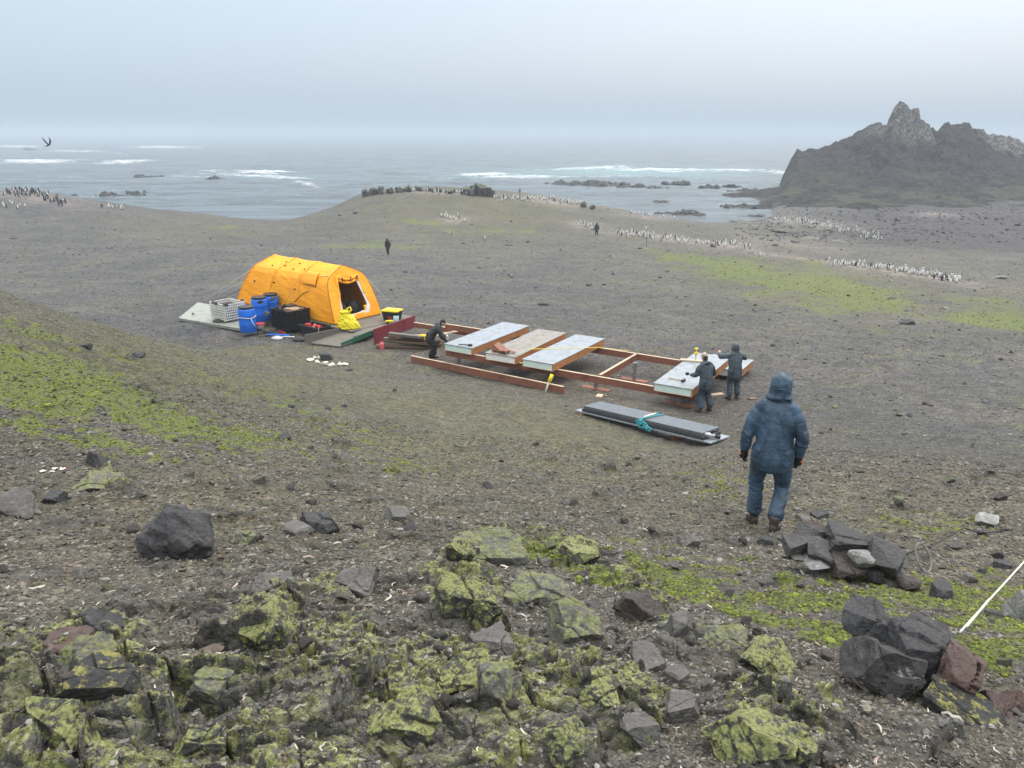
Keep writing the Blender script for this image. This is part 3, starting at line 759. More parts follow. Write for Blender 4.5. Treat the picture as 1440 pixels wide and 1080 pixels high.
# ------------------------------------------------------------------ building site: a = along the beams, b = across
CA_ = R(-32.0)
AX = Vector((math.cos(CA_), math.sin(CA_), 0)); BX = Vector((-math.sin(CA_), math.cos(CA_), 0))
ZT = 10.25                                   # top of the floor panels above the sea
def site(u, v, z): return at_z(u, v, z)
def site_obj(name, mb, mats, p, parent=None, rz=CA_, bevel=.006, label=None, cat=None, group=None, tilt=0.0):
    o = mb.build(name, mats, parent, bevel)
    o.location = p; o.rotation_euler = (0, tilt, rz)
    return tag(o, label, cat, group)
def floor_panel(u, v, wd, ln, zt, label, top, foam, th=.24, rz=CA_):
    p = site(u, v, zt)
    e = empty("floor_panel", (p.x, p.y, zt - th), label, "floor panel", rz, "insulated floor panels of the new platform")
    k = MB(); k.box(.012, wd - .035, .012, ln - .012, .012, th - .022); k.build("insulation", foam, e)
    k = MB(); k.box(-.012, wd + .008, -.015, ln + .01, th - .020, th); k.build("top_sheet", top, e, .004)
    k = MB(); k.box(0, wd, 0, ln, -.004, .010); k.build("bottom_sheet", M_EDGE, e, .003)
    k = MB(); k.box(wd - .034, wd, 0.0, ln, .011, th - .021); k.build("edge_board", M_EDGE, e, .004)
    k = MB(); k.box(0.0, .011, 0.0, ln, .011, th - .021); k.build("edge_board", M_EDGE, e, .003)
    return e
fp1 = floor_panel(625, 483, 1.13, 3.66, ZT, "leftmost grey floor panel with mint green end and plywood edge", M_TOP, M_FOAM)
fp2 = floor_panel(682.5, 495.5, 1.13, 3.62, ZT - .02, "mud-stained floor panel lying between two clean grey ones", M_TOPB, M_FOAM2, rz=R(-30))
fp3 = floor_panel(734.6, 504.6, 1.10, 3.64, ZT, "grey floor panel crossed by a yellow tape, beside the open frame", M_TOP, M_FOAM)
fp4 = floor_panel(919.5, 538.2, 1.13, 3.70, ZT, "big grey floor panel with a hammer on it, at the right end of the frame", M_TOP, M_FOAM, rz=R(-31))
p5 = site(1041, 522, 9.78)
fp5 = floor_panel(1041, 522, 1.0, 1.5, 9.78, "small low floor panel behind the two workers at the right", M_TOP, M_FOAM2)
fp5.location = p5 - AX * 1.35 + Vector((0, 0, -.24)); fp5.scale = (1.35, 1, 1)
# timber frame on short posts
ZB = ZT - .25                                # top of beams
def beam(p, q, label, ht=.22, wd=.07, cat="timber beam", group="red timber beams of the platform", cap=True):
    mid = (p + q) / 2; d = q - p; L = d.length
    e = empty("timber_beam", (mid.x, mid.y, mid.z - ht), label, cat, math.atan2(d.y, d.x), group)
    e.rotation_euler[1] = -math.asin(d.z / L)
    k = MB(); k.box(-L / 2, L / 2, -wd / 2, wd / 2, 0, ht - .012); k.build("web", M_BEAM, e, .004)
    k = MB(); k.box(-L / 2, L / 2, -wd / 2 - .008, wd / 2 + .008, ht - .011, ht); k.build("top_strip", M_PALE, e, .002)
    return e
o1 = site(784, 519, ZB)
mid0 = o1 - AX * 4.3
beam(mid0, o1 + AX * 4.45, "long red beam running under the floor panels to the right-hand workers")
f1 = site(845, 489, ZB)
beam(f1 - AX * 6.6, f1 + AX * 3.6, "far red beam behind the panels on the beach side")
c0 = site(842.5, 527.5, ZB)
beam(c0 + BX * .05, c0 + BX * 2.86, "short red cross beam between the two long beams of the open frame")
n0, n1 = hit(579, 509) + Vector((0, 0, .235)), hit(793, 554) + Vector((0, 0, .235))
beam(n0, n1, "near red beam lying on the ground in front of the panels, pale along its top", .24)
x0 = site(582, 453, 9.75)
beam(x0, x0 + AX * 3.2, "red beam by the end of the red-painted deck board, behind the bent worker", .2)
def post(u, v, ztop, label, pad=True):
    p = hit(u, v); h = ztop - p.z
    e = empty("frame_post", p, label, "post", CA_, "short posts under the platform frame")
    k = MB(); k.box(-.05, .05, -.05, .05, .03, h); k.box(-.07, .07, -.02, .02, h - .14, h); k.build("post_shaft", M_STEEL, e, .004)
    if pad:
        k = MB(); k.box(-.46, .46, -.13, .13, -.06, .035); k.build("footing_board", M_BEAM, e, .004)
post(954, 569, ZB - .2, "steel post with plank footing under the hammered floor panel, at the near right end")
post(838, 547, ZB - .2, "steel post with plank footing under the long beam, at the open frame's near corner")
post(892, 535, ZB, "tall timber post on planks at the far end of the short cross beam")
post(735, 524, ZB - .2, "steel post in the dark under the panel crossed by the tape", False)
post(645, 510, ZB - .2, "steel post in the dark under the leftmost floor panel", False)
post(789, 515, ZB, "small steel post at the far beam beside the taped panel", False)
# tools and bits on the panels
def bits(name, mb, mats, p, label, cat, rz=0.0, group=None, bevel=.003):
    o = mb.build(name, mats, None, bevel); o.location = p; o.rotation_euler = (0, 0, rz)
    return tag(o, label, cat, group)
e = empty("hammer", site(955, 534, ZT + .03), "long-handled hammer lying on the big right floor panel", "hammer", R(-38))
k = MB(); k.tube([(-.32, 0, 0), (.1, 0, 0)], .018, 8); k.build("handle", M_PALE, e)
k = MB(); k.box(.1, .17, -.09, .09, -.03, .04); k.build("hammer_head", M_BLACK, e, .01)
e = empty("driver_tool", site(978, 508, ZT), "yellow and black boring tool standing on a board on the right floor panel", "power tool", 0)
e.scale = (.62, .62, .62)
k = MB(); k.lathe([(.02, .0), (.02, .22), (.05, .24), (.06, .34), (.10, .36), (.10, .43), (.05, .45), (.045, .56), (.09, .58), (.08, .64), (.03, .66)], (0, 0, .04), 14); k.build("tool_body", [M_YELP], e)
k = MB(); k.lathe([(.012, .0), (.012, .22)], (0, 0, .035), 8); k.build("drill_bit", M_STEEL, e)
k = MB(); k.box(-.13, .13, -.03, .03, .52, .56); k.build("handle", M_BLACK, e, .008)
k = MB(); k.box(-.36, .36, -.08, .08, 0, .045)
bits("plank", k, M_PALE, site(973, 508, ZT + .004), "pale offcut plank under the yellow boring tool", "plank", R(-18))
k = MB(); k.tube([(-.25, 0, .03), (-.05, .02, .035), (.08, -.02, .03)], .018, 6); k.box(.08, .22, -.05, .04, .0, .06)
bits("pry_bar", k, M_BLACK, site(655, 486, ZT + .004), "dark pry bar lying on the leftmost floor panel's near end", "pry bar", R(-12))
e = empty("yellow_tape", (0, 0, 0), "yellow measuring tape stretched across the third floor panel", "measuring tape")
a_, b_ = site(742, 491, ZT + .012), site(884, 493, ZB + .03)
k = MB(); mt_ = site(842, 488.5, ZT + .012)
k.bar(a_, mt_, .035, .004); k.bar(mt_, b_, .035, .004); k.build("tape_blade", M_YELP, e)
# broken end of the muddy panel: lifted splintered board
k = MB()
k.hexa([(-.10, 0, .02), (.50, -.1, .02), (.5, .25, .02), (-.1, .3, .02), (0, .02, .22), (.42, -.1, .05), (.46, .22, .05), (0, .3, .26)])
k.bar((0, .05, .05), (.62, -.06, .12), .18, .02); k.bar((.05, .2, .10), (.75, .15, .05), .12, .02)
bits("splintered_board", k, M_BEAM, site(694, 494, ZT - .02), "splintered plywood board on the near corner of the muddy panel", "board", R(-35))
e = empty("caulking_gun", site(770, 548, 9.62), "yellow and white cartridge tool leaning on the near beam's right end", "caulking gun", R(30))
k = MB(); k.tube([(-.12, 0, -.18), (0, 0, .12), (.05, 0, .24)], [.02, .032, .032], 10); k.build("cartridge", M_WHITE, e)
k = MB(); k.tube([(.05, 0, .24), (.16, 0, .46)], [.06, .055], 10); k.build("handle", M_YELP, e)

# stack of long grey panels with teal rope
sp0 = hit(809, 580); sp1 = hit(1001, 627)
dv = (sp1 - sp0); L_ = math.hypot(dv.x, dv.y); ra = math.atan2(dv.y, dv.x)
spitch = -math.atan2(dv.z, L_)
def stack_sheet(x0_, x1_, y0_, y1_, z0_, z1_, label, mats):
    k = MB(); k.box(x0_, x1_, y0_, y1_, z0_, z1_)
    o = k.build("long_panel", mats, None, .006); o.location = sp0; o.rotation_euler = (0, spitch, ra)
    return tag(o, label, "long panel", "long dark panels stacked on the ground")
zb_ = .03
stack_sheet(.0, L_, .0, .66, zb_, zb_ + .035, "bottom sheet of the long dark panel stack, sticking out at both ends", M_TOP)
stack_sheet(.25, L_ - .22, .02, .62, zb_ + .04, zb_ + .115, "lower thick panel of the long dark stack", M_STACKE)
stack_sheet(.30, L_ - .28, .05, .64, zb_ + .12, zb_ + .195, "upper thick panel on top of the long dark stack", M_STACK)
e = empty("teal_rope", sp0 + Vector((0, 0, zb_)), "teal rope tied around the long dark panel stack and hanging in loops", "rope", ra)
k = MB(); xr = L_ * .53
k.tube([(xr - .05, .70, .02), (xr - .05, .67, .21), (xr, .3, .215), (xr + .05, .02, .215), (xr + .06, -.03, .1), (xr + .05, -.05, .0)], .016, 8)
k.tube([(xr + .15, .67, .21), (xr + .1, .3, .225), (xr + .02, .0, .215), (xr + .0, -.06, .12), (xr + .1, -.12, .02)], .016, 8)
for j in range(5):
    rr_ = random.uniform(.06, .13); cx, cy = xr + .02 + .09 * j, -.06 - .03 * random.random()
    k.tube([(cx + rr_ * math.cos(t * .6), cy - .03 * j * .3 + .04 * math.sin(t), .13 - .025 * j + rr_ * .8 * math.sin(t * .6)) for t in range(12)], .013, 6)
e.rotation_euler[1] = spitch
k.build("rope_loop", M_TEAL, e)
k = MB(); k.tube([(xr - .02, .55, .222), (xr + .02, .1, .235)], .022, 6); k.build("knotted_strap", M_ROPE, e)
e = empty("electric_tool", (sp0 + dv * .955 + Vector((.14, .16, 0))) + Vector((0, 0, zb_ + .036)), "grey and black power tool lying on the right end of the dark panel stack", "power tool", ra + .4)
k = MB(); k.tube([(-.2, 0, .07), (.0, 0, .08), (.14, 0, .08)], [.05, .06, .045], 12); k.build("tool_body", M_STEEL, e)
k = MB(); k.tube([(.02, 0, .08), (.06, .02, .18), (.16, .02, .2)], [.03, .03, .025], 10); k.tube([(.14, 0, .08), (.24, 0, .075)], [.05, .04], 10); k.build("handle", M_BLACK, e)
for (u, v, s_, rz, lb) in ((955, 617, .34, .2, "small pale offcut board lying under the middle of the dark panel stack"), (820, 583, .22, .8, "rusty wooden block under the left end of the dark panel stack")):
    k = MB(); k.box(-s_ / 2, s_ / 2, -.06, .06, -.02, .06)
    bits("wooden_block", k, M_EDGE, hit(u, v), lb, "wood block", rz)
for (u, v, s_, rz, lb) in ((1008, 556, .42, .3, "pale plank on the ground between the two right-hand workers"), (1058, 562, .2, .1, "dark wooden block on the gravel right of the hooded worker"), (843, 558, .25, 1.2, "small pale stick on the soil below the open frame")):
    k = MB(); k.box(-s_ / 2, s_ / 2, -.09, .09, -.01, .05)
    bits("plank", k, M_PALE if 'pale' in lb else M_OLDW, hit(u, v) , lb, "plank", rz)

# ------------------------------------------------------------------ tent
TZ = 9.5
F0 = at_z(476, 456, TZ); F1 = at_z(531, 442, TZ)
TA = math.atan2(-0.63, 0.777)
tx_, ty_ = Vector((math.cos(TA), math.sin(TA), 0)), Vector((-math.sin(TA), math.cos(TA), 0))
TW, TL, TH, LEAN, LEANB = 1.27, 7.1, 2.2, .85, 1.5
fc = (F0 + F1) / 2
tent = empty("dome_tent", fc - tx_ * (TL / 2), "bright orange frame tent with an open door, pitched on a wooden deck", "tent", TA)
SEC = [(-1.0, 0.0), (-.965, .25), (-.90, .52), (-.80, .72), (-.68, .815), (-.36, .908), (0, 1.0), (.36, .908), (.68, .815), (.80, .72), (.90, .52), (.965, .25), (1.0, 0.0)]
sl = [0]
for a_, b_ in zip(SEC[:-1], SEC[1:]): sl.append(sl[-1] + math.hypot((b_[0] - a_[0]) * TW, (b_[1] - a_[1]) * TH))
sl = np.array(sl) / sl[-1]
tentm = N("orange_canvas"); O = tentm.obj()
cc = tentm.ramp(tentm.noise(O, 1.3, 4, .6), [(.3, (.88, .315, .006)), (.7, (.96, .42, .012))])
cc = tentm.mix(tentm.math('MULTIPLY', tentm.rng(tentm.noise(O, 3.0, 5, .7), .58, .75), .25), cc, (.42, .14, .01))
wv = tentm.noise(tentm.mapg(O, (1.0, 1.0, 3.2), (.3, .2, 0)), 2.6, 4, .6, .8)
M_TENT = tentm.fin(cc, .55, tentm.bump(wv, .55, .06), .35)
tentm.p.inputs['Subsurface Weight'].default_value = 0.0
def tent_pt(s, t, out=0.0):
    y = np.interp(t, sl, [q_[0] for q_ in SEC]) * TW; hh = np.interp(t, sl, [q_[1] for q_ in SEC])
    lo = -TL / 2 + LEANB * hh ** 1.15; hi_ = TL / 2 - LEAN * hh ** 1.15
    x = lo + (hi_ - lo) * s
    arch = np.abs(np.sin(s * 3 * math.pi))
    sag = -.045 * arch * np.sin(np.clip(t, 0, 1) * math.pi)
    nx_ = 0; k = 1 + (sag + out) / TW
    return x, y * k, hh * TH * (1 + (sag * .6 + out) / TH)
ns, ntt = 90, 96
Sg, Tg = np.meshgrid(np.linspace(0, 1, ns), np.linspace(0, 1, ntt), indexing='ij')
x, y, z = tent_pt(Sg.ravel(), Tg.ravel())
wr = fbm(x + 3 * z, z * 2.2 - y, .8, 4, .6, 700) * .035 + np.abs(fbm(x * .4 + y, z * .3 + x, .35, 3, .5, 705)) * .02
y = y + np.sign(y) * wr * np.clip(np.abs(y) / TW, 0, 1); z = z + wr * .6 * np.clip(z / TH, 0, 1)
tid = np.arange(ns * ntt).reshape(ns, ntt)
TF = np.stack([tid[:-1, :-1], tid[:-1, 1:], tid[1:, 1:], tid[1:, :-1]], -1).reshape(-1, 4)[:, ::-1]
me = np_mesh("canvas_shell", np.stack([x, y, z], -1), TF, [M_TENT], True)
o = link_mesh("canvas_shell", me, tent)
sd_ = o.modifiers.new("solid", 'SOLIDIFY'); sd_.thickness = .02; sd_.offset = -1
def end_pt(sgn, yy, hh):                     # a point on the sloping end wall
    return (sgn * (TL / 2 - (LEAN if sgn > 0 else LEANB) * hh ** 1.15), yy, hh * TH)
def half_w(hh): return np.interp(hh, [q_[1] for q_ in SEC[6::-1]][::-1], [abs(q_[0]) for q_ in SEC[6::-1]][::-1]) * TW
def end_wall(sgn, name, hole):
    V, F = [], []; n_h, n_w = 44, 44
    ids = {}
    def inside(w_, h_):                      # door opening in (width fraction, height fraction)
        return (-.58 + .12 * h_ < w_ < .62 - .12 * h_) and (.12 < h_ < .77 - .06 * w_) and not (w_ > .38 and h_ < .22) and not (w_ < -.40 and h_ < .2)
    for i in range(n_h + 1):
        h_ = i / n_h
        for j in range(n_w + 1):
            w_ = -1 + 2 * j / n_w
            q_ = end_pt(sgn, w_ * half_w(h_) * .995, h_)
            b_ = .04 * math.sin(6 * w_ + 9 * h_) * (1 - abs(w_)) * math.sin(h_ * math.pi)
            V.append((q_[0] + sgn * b_, q_[1], q_[2]))
    for i in range(n_h):
        for j in range(n_w):
            if hole and inside(-1 + 2 * (j + .5) / n_w, (i + .5) / n_h): continue
            a = i * (n_w + 1) + j
            f = [a, a + 1, a + n_w + 2, a + n_w + 1]
            F.append(f if sgn > 0 else f[::-1])
    me = bpy.data.meshes.new(name); me.from_pydata(V, [], F); me.materials.append(M_TENT); me.update()
    me.polygons.foreach_set("use_smooth", [True] * len(me.polygons))
    o = link_mesh(name, me, tent)
    m_ = o.modifiers.new("solid", 'SOLIDIFY'); m_.thickness = .02; m_.offset = 0
    return o
end_wall(1, "front_wall", True); end_wall(-1, "rear_wall", False)
# white door liner
k = MB()
ring = [(-.58, .13), (-.56, .40), (-.52, .62), (-.48, .76), (0, .75), (.50, .73), (.56, .45), (.60, .22), (.48, .11), (0, .10), (-.50, .105)]
cen = (0, .42)
for i in range(len(ring)):
    a, b = ring[i], ring[(i + 1) % len(ring)]
    def P2(w_, h_, d): q_ = end_pt(1, w_ * half_w(h_), h_); return Vector((q_[0] + d, q_[1], q_[2]))
    def inn(p_, f_): return (p_[0] + (cen[0] - p_[0]) * f_, p_[1] + (cen[1] - p_[1]) * f_)
    fa = .13 if a[0] > .1 else .05; fb = .13 if b[0] > .1 else .05
    o4 = [P2(*inn(a, -.06), .012), P2(*inn(b, -.06), .012), P2(*inn(b, fb), .0), P2(*inn(a, fa), .0)]
    k.hexa([q_ - Vector((.012, 0, 0)) for q_ in o4] + [q_ + Vector((.004, 0, 0)) for q_ in o4])
k.build("door_liner", M_WHITE, tent)
# rolled-up door flap along the top of the opening, with its toggles
k = MB(); fl = []
for i in range(15):
    w_ = -.66 + 1.26 * i / 14; h_ = .80 - .055 * math.sin(i / 14 * math.pi) - .03 * w_
    q_ = end_pt(1, w_ * half_w(h_), h_); fl.append((q_[0] + .07, q_[1], q_[2]))
k.tube(fl, [.05 + .035 * abs(math.sin(i * 1.9)) for i in range(15)], 10)
fl2 = [(p_[0] + .03, p_[1], p_[2] - .09 - .05 * math.sin(i / 14 * math.pi)) for i, p_ in enumerate(fl)]
k.tube(fl2, [.035 + .03 * abs(math.sin(i * 2.3 + 1)) for i in range(15)], 10)
k.tube([fl[0], (fl[0][0] + .12, fl[0][1] - .02, fl[0][2] - .5), (fl[0][0] + .3, fl[0][1] - .08, fl[0][2] - 1.1)], [.07, .05, .04], 8)
k.build("door_flap", M_TENT, tent)
for w_, h_ in ((-.35, .77), (.12, .76), (.48, .77)):
    q_ = end_pt(1, w_ * half_w(h_), h_); k = MB(); k.box(q_[0] + .1, q_[0] + .16, q_[1] - .02, q_[1] + .02, q_[2] - .12, q_[2] + .06); k.build("flap_strap", M_DARK, tent)
for s_, t_2 in ((.12, .20), (.20, .36), (.36, .22), (.36, .38), (.50, .36), (.62, .20), (.63, .38), (.30, .43), (.48, .44)):
    X_, Y_, Z_ = tent_pt(np.array([s_]), np.array([t_2]), .02); k = MB(); k.box(float(X_[0]) - .025, float(X_[0]) + .025, float(Y_[0]) - .03, float(Y_[0]) + .015, float(Z_[0]) - .035, float(Z_[0]) + .025); k.build("toggle", M_DARK, tent)
# seams along arches and the corner of the front wall
def surf_line(name, sts, r_, mt, out=.012):
    k = MB(); pts_ = []
    for s_, t_2 in sts:
        X_, Y_, Z_ = tent_pt(np.array([s_]), np.array([t_2]), out); pts_.append((float(X_[0]), float(Y_[0]), float(Z_[0])))
    k.tube(pts_, r_, 6); return k.build(name, mt, tent)
seam = simple("seam_tape", (.30, .125, .012), .6, .2)
surf_line("seam", [(1.0, t) for t in np.linspace(.02, .98, 40)], .016, seam, .01)
surf_line("seam", [(.0, t) for t in np.linspace(.02, .98, 40)], .014, M_TENT, .01)
for s_ in (.333, .667): surf_line("seam", [(s_, t) for t in np.linspace(.03, .97, 40)], .014, M_TENT, .012)
# flap over the side window
k = MB()
cs = [(.72, .255), (.86, .255), (.86, .355), (.72, .355)]
n_ = 8; gv = []
for i in range(n_ + 1):
    for j in range(n_ + 1):
        X_, Y_, Z_ = tent_pt(np.array([.71 + .15 * i / n_]), np.array([.25 + .11 * j / n_]), .035); gv.append((float(X_[0]), float(Y_[0]), float(Z_[0])))
k.add(gv, [(i * (n_ + 1) + j, i * (n_ + 1) + j + 1, (i + 1) * (n_ + 1) + j + 1, (i + 1) * (n_ + 1) + j) for i in range(n_) for j in range(n_)], 0, True)
o = k.build("window_flap", M_TENT, tent); m_ = o.modifiers.new("solid", 'SOLIDIFY'); m_.thickness = .03
surf_line("flap_cord", [(.70, .252), (.86, .248), (.87, .32), (.99, .34)], .013, M_DARK, .05)
surf_line("flap_cord", [(.62, .10), (.70, .17), (.78, .21)], .012, M_DARK, .03)
# guy ropes
def guy(p, q, mt, r_=.012):
    k = MB(); p = Vector(p); q = Vector(q)
    k.tube([p, (p + q) / 2 - Vector((0, 0, .03)), q], r_, 5); return k.build("guy_rope", mt, tent)
inv = Matrix.Rotation(-TA, 4, 'Z') @ Matrix.Translation(-tent.location)
def loc_hit(u, v): return inv @ hit(u, v)
guy(end_pt(-1, -.95 * half_w(.75), .75), loc_hit(277, 428), M_ROPE)
guy(end_pt(-1, -.9 * half_w(.3), .3), loc_hit(296, 424), M_ROPED)
guy(end_pt(-1, .6 * half_w(.75), .75), loc_hit(290, 420), M_ROPE)
guy(end_pt(1, half_w(.78), .78), loc_hit(560, 438), M_ROPE)
X_, Y_, Z_ = tent_pt(np.array([.62]), np.array([.36]), .02)
guy((X_[0], Y_[0], Z_[0]), inv @ at_z(395, 438, 10.1), M_ROPED, .005)
# bags inside the tent
for (xx, yy, sc_, mt, lb) in ((2.75, .42, (.34, .32, .50), M_DARK, "dark duffel bag just inside the tent door, right of another"), (2.6, -.25, (.34, .3, .52), simple("maroon_fabric", (.10, .03, .03), .8), "dark maroon bag just inside the tent door on the left"), (2.1, -.62, (.4, .35, .80), M_REDP, "red bag deep inside the tent behind the dark ones")):
    k = MB(); k.lathe([(.25, 0), (.9, .1), (1.0, .5), (.92, .85), (.6, 1.15), (.15, 1.3)], (0, 0, 0), 16)
    o = k.build("duffel_bag", mt); o.scale = sc_; o.location = tent.location + tx_ * xx + ty_ * yy + Vector((0, 0, .02)); o.rotation_euler = (0, .1, TA + xx)
    tag(o, lb, "bag")

# ------------------------------------------------------------------ decks
def slab(name, uvz, th, mt, label, cat, group=None):
    P_ = [at_z(u, v, z) for u, v, z in uvz]
    c_ = sum(P_, Vector()) / len(P_)
    k = MB(); k.hexa([p - c_ - Vector((0, 0, th)) for p in P_] + [p - c_ for p in P_])
    o = k.build(name, mt, None, .006); o.location = c_
    return tag(o, label, cat, group)
# main deck under the tent: joined boards
dk = empty("wooden_deck", tent.location + Vector((0, 0, -.02)), "grey timber deck that carries the orange tent", "deck", TA)
k = MB()
for i in range(24):
    y0_ = -1.5 + i * .14
    k.box(-TL / 2 - .25, TL / 2 + 1.35, y0_, y0_ + .134, -.05 - .003 * (i % 3), -.002 * (i % 2))
k.build("deck_board", M_GREYW, dk, .003)
k = MB()
for xx in (-3.4, -1.6, .2, 2.0, 3.9): k.box(xx, xx + .08, -1.45, 1.8, -.22, -.056)
k.build("joist", M_OLDW, dk)
# red boards at the front edge of the deck
rb0, rb1 = at_z(525, 463, 9.82), at_z(583, 443, 9.82)
e = empty("fascia_board", (rb0 + rb1) / 2, "red painted edge board in two lengths along the end of the tent deck", "edge board", math.atan2(rb1.y - rb0.y, rb1.x - rb0.x))
Lr = (rb1 - rb0).length
k = MB(); k.box(-Lr / 2, -Lr * .17, -.02, .02, -.62, .0); k.build("board", M_RED, e, .006)
k = MB(); k.box(-Lr * .165, Lr / 2, -.024, .016, -.52, -.01); k.build("board", M_RED, e, .006)
k = MB(); k.box(-Lr * .18, -Lr * .15, .02, .06, -.6, -.02); k.build("batten", M_RED, e, .004)
k = MB(); k.box(Lr * .22, Lr * .25, -.04, -.024, -.5, -.03); k.build("batten", M_RED, e, .004)
# deck extension between tent door and red boards, and the ramp
slab("deck_landing", [(497, 473, 9.46), (540, 460, 9.46), (583, 444, 9.46), (533, 443, 9.46)], .06, M_GREYW, "weathered plank landing between the tent door and the red edge boards", "deck landing")
slab("ramp", [(436, 482, 9.22), (478, 487, 9.22), (523, 467, 9.44), (484, 462, 9.44)], .05, M_GREYW, "weathered wooden ramp sloping up to the tent door", "ramp")
def edge_board(uv0, z0, uv1, z1, ht, mt, label):
    p, q_ = at_z(*uv0, z0), at_z(*uv1, z1); c_ = (p + q_) / 2
    k = MB(); k.bar(p - c_ - Vector((0, 0, ht / 2)), q_ - c_ - Vector((0, 0, ht / 2)), .045, ht)
    o = k.build("edge_board", mt, None, .005); o.location = c_; return tag(o, label, "edge board")
edge_board((480, 482), 9.33, (523, 464), 9.53, .2, M_GREEN, "dark green painted board along the right side of the ramp")
edge_board((428, 471), 9.56, (483, 460), 9.56, .34, M_GREYW, "wide grey board on edge along the left side of the ramp")
# pale pallet deck behind
slab("plywood_deck", [(251, 447, 9.22), (338, 462, 9.24), (368, 441, 9.30), (278, 425, 9.30)], .12, M_PLY, "pale wet plywood deck sheet left of the tent", "deck sheet")

# ------------------------------------------------------------------ supplies round the tent
def crate_white():
    p = at_z(322, 447, 9.31)
    e = empty("white_crate", p, "white lattice pallet crate on the pale plywood deck", "crate", TA)
    w_, d_, h_ = 1.15, .95, .72
    k = MB()
    for sx_ in (-1, 1):
        for i in range(12): 
            y_ = -d_ / 2 + d_ * i / 11; k.box(sx_ * w_ / 2 - .015, sx_ * w_ / 2 + .015, y_ - .012, y_ + .012, .05, h_)
    for sy_ in (-1, 1):
        for i in range(15):
            x_ = -w_ / 2 + w_ * i / 14; k.box(x_ - .012, x_ + .012, sy_ * d_ / 2 - .0135, sy_ * d_ / 2 + .0135, .05, h_ - .003)
    k.build("lattice_wall", M_WHITE, e)
    k = MB()
    for i in range(7):
        z_ = .06 + (h_ - .08) * i / 6; t_ = .020
        for sx_ in (-1, 1): k.box(sx_ * (w_ / 2) - .022, sx_ * (w_ / 2) + .022, -d_ / 2 - .02, d_ / 2 + .02, z_ - t_, z_ + t_)
        for sy_ in (-1, 1): k.box(-w_ / 2 + .023, w_ / 2 - .023, sy_ * (d_ / 2) - .02, sy_ * (d_ / 2) + .02, z_ - t_ + .002, z_ + t_ - .002)
    k.build("rim_band", M_WHITE, e)
    k = MB(); k.box(-w_ / 2 + .13, w_ / 2 - .13, -d_ / 2 + .13, d_ / 2 - .13, .1, h_ - .12); k.build("contents", M_DARK, e)
    k = MB()
    for a in (-1, 0, 1): k.box(a * .45 - .07, a * .45 + .07, -d_ / 2, d_ / 2, -.01, .03)
    k.build("skid", M_WHITE, e)
    return p, h_
pc, hc_ = crate_white()
def barrel(u, v, z, label, rope=False):
    p = at_z(u, v, z)
    e = empty("blue_barrel", p, label, "barrel", random.random(), "blue plastic barrels beside the tent")
    r_ = .335
    prof = [(r_ * .93, 0), (r_, .03), (r_, .30), (r_ * 1.02, .32), (r_ * 1.02, .345), (r_, .365), (r_, .66), (r_ * 1.02, .68), (r_ * 1.02, .705), (r_, .725), (r_, .90), (r_ * .93, .955), (r_ * .84, .98)]
    k = MB(); k.lathe(prof, (0, 0, 0), 32); k.build("barrel_body", M_BLUE, e)
    k = MB(); k.lathe([(r_ * .86, .96), (r_ * .90, .97), (r_ * .90, 1.04), (r_ * .84, 1.06)], (0, 0, 0), 32); k.build("lid", M_BLACK, e)
    if rope:
        k = MB(); k.tube([(r_ * 1.04 * math.cos(t * .31), r_ * 1.04 * math.sin(t * .31), .62 + .02 * math.sin(t)) for t in range(21)], .016, 6)
        a0 = -.9
        k.tube([(r_ * 1.05 * math.cos(a0), r_ * 1.05 * math.sin(a0), .62), (r_ * 1.3 * math.cos(a0 + .1), r_ * 1.3 * math.sin(a0 + .1), .4), (r_ * 1.5 * math.cos(a0 + .25), r_ * 1.5 * math.sin(a0 + .25), .26)], .014, 6)
        k.build("rope_tie", M_ROPE, e)
    return p
barrel(349.5, 466, 9.22, "nearest blue barrel, tied round with white rope", True)
barrel(367, 451, 9.30, "blue barrel between the nearest barrel and the rear one")
barrel(383, 446, 9.30, "rearmost blue barrel, against the tent wall")
p = hit(367, 469)
e = empty("white_bucket", p, "small white bucket with a red lid by the nearest blue barrel", "bucket")
k = MB(); k.lathe([(.15, 0), (.185, .36), (.195, .37), (.195, .40)], (0, 0, 0), 24); k.build("bucket_body", M_WHITE, e)
k = MB(); k.lathe([(.2, .385), (.2, .43), (.18, .44)], (0, 0, 0), 24); k.build("lid", M_REDP, e)
k = MB()
for i in range(5): k.box(-.1 + .045 * i, -.075 + .045 * i, -.19, -.175, .15, .27 - .03 * (i % 2))
k.build("print_mark", M_DARK, e)
# big black box with ribbed walls
p = at_z(408, 466, 9.24)
e = empty("black_pallet_box", p, "big black ribbed pallet box full of gear beside the tent", "pallet box", TA)
k = MB(); w_, d_, h_ = 1.25, 1.05, .80
for (xa, xb, ya, yb) in ((-w_, 0, 0, .05), (-w_, 0, d_ - .05, d_), (-w_, -w_ + .05, .051, d_ - .051), (-.05, 0, .051, d_ - .051)): k.box(xa, xb, ya, yb, 0, h_)
k.box(-w_ + .06, -.06, .06, d_ - .06, .02, h_ - .2)
k.build("box_wall", M_BLACK, e, .01)
k = MB()
for i in range(9):
    x_ = -w_ + .06 + i * .14; k.box(x_ - .02, x_ + .02, -.03, -.001, .05, h_ - .06)
for i in range(7):
    y_ = .08 + i * .145; k.box(.001, .03, y_ - .02, y_ + .02, .05, h_ - .06)
k.box(-w_ - .02, .032, -.034, -.002, h_ - .05, h_ + .02); k.box(.002, .034, -.002, d_, h_ - .05, h_ + .018); k.box(-w_ - .02, .032, -.034, -.002, -.01, .045)
k.build("rib", M_BLACK, e, .006)
def in_box(dx, dy, dz): return p + tx_ * dx + ty_ * dy + Vector((0, 0, dz))
k = MB(); k.box(-.33, .33, -.26, .26, -.3, .07)
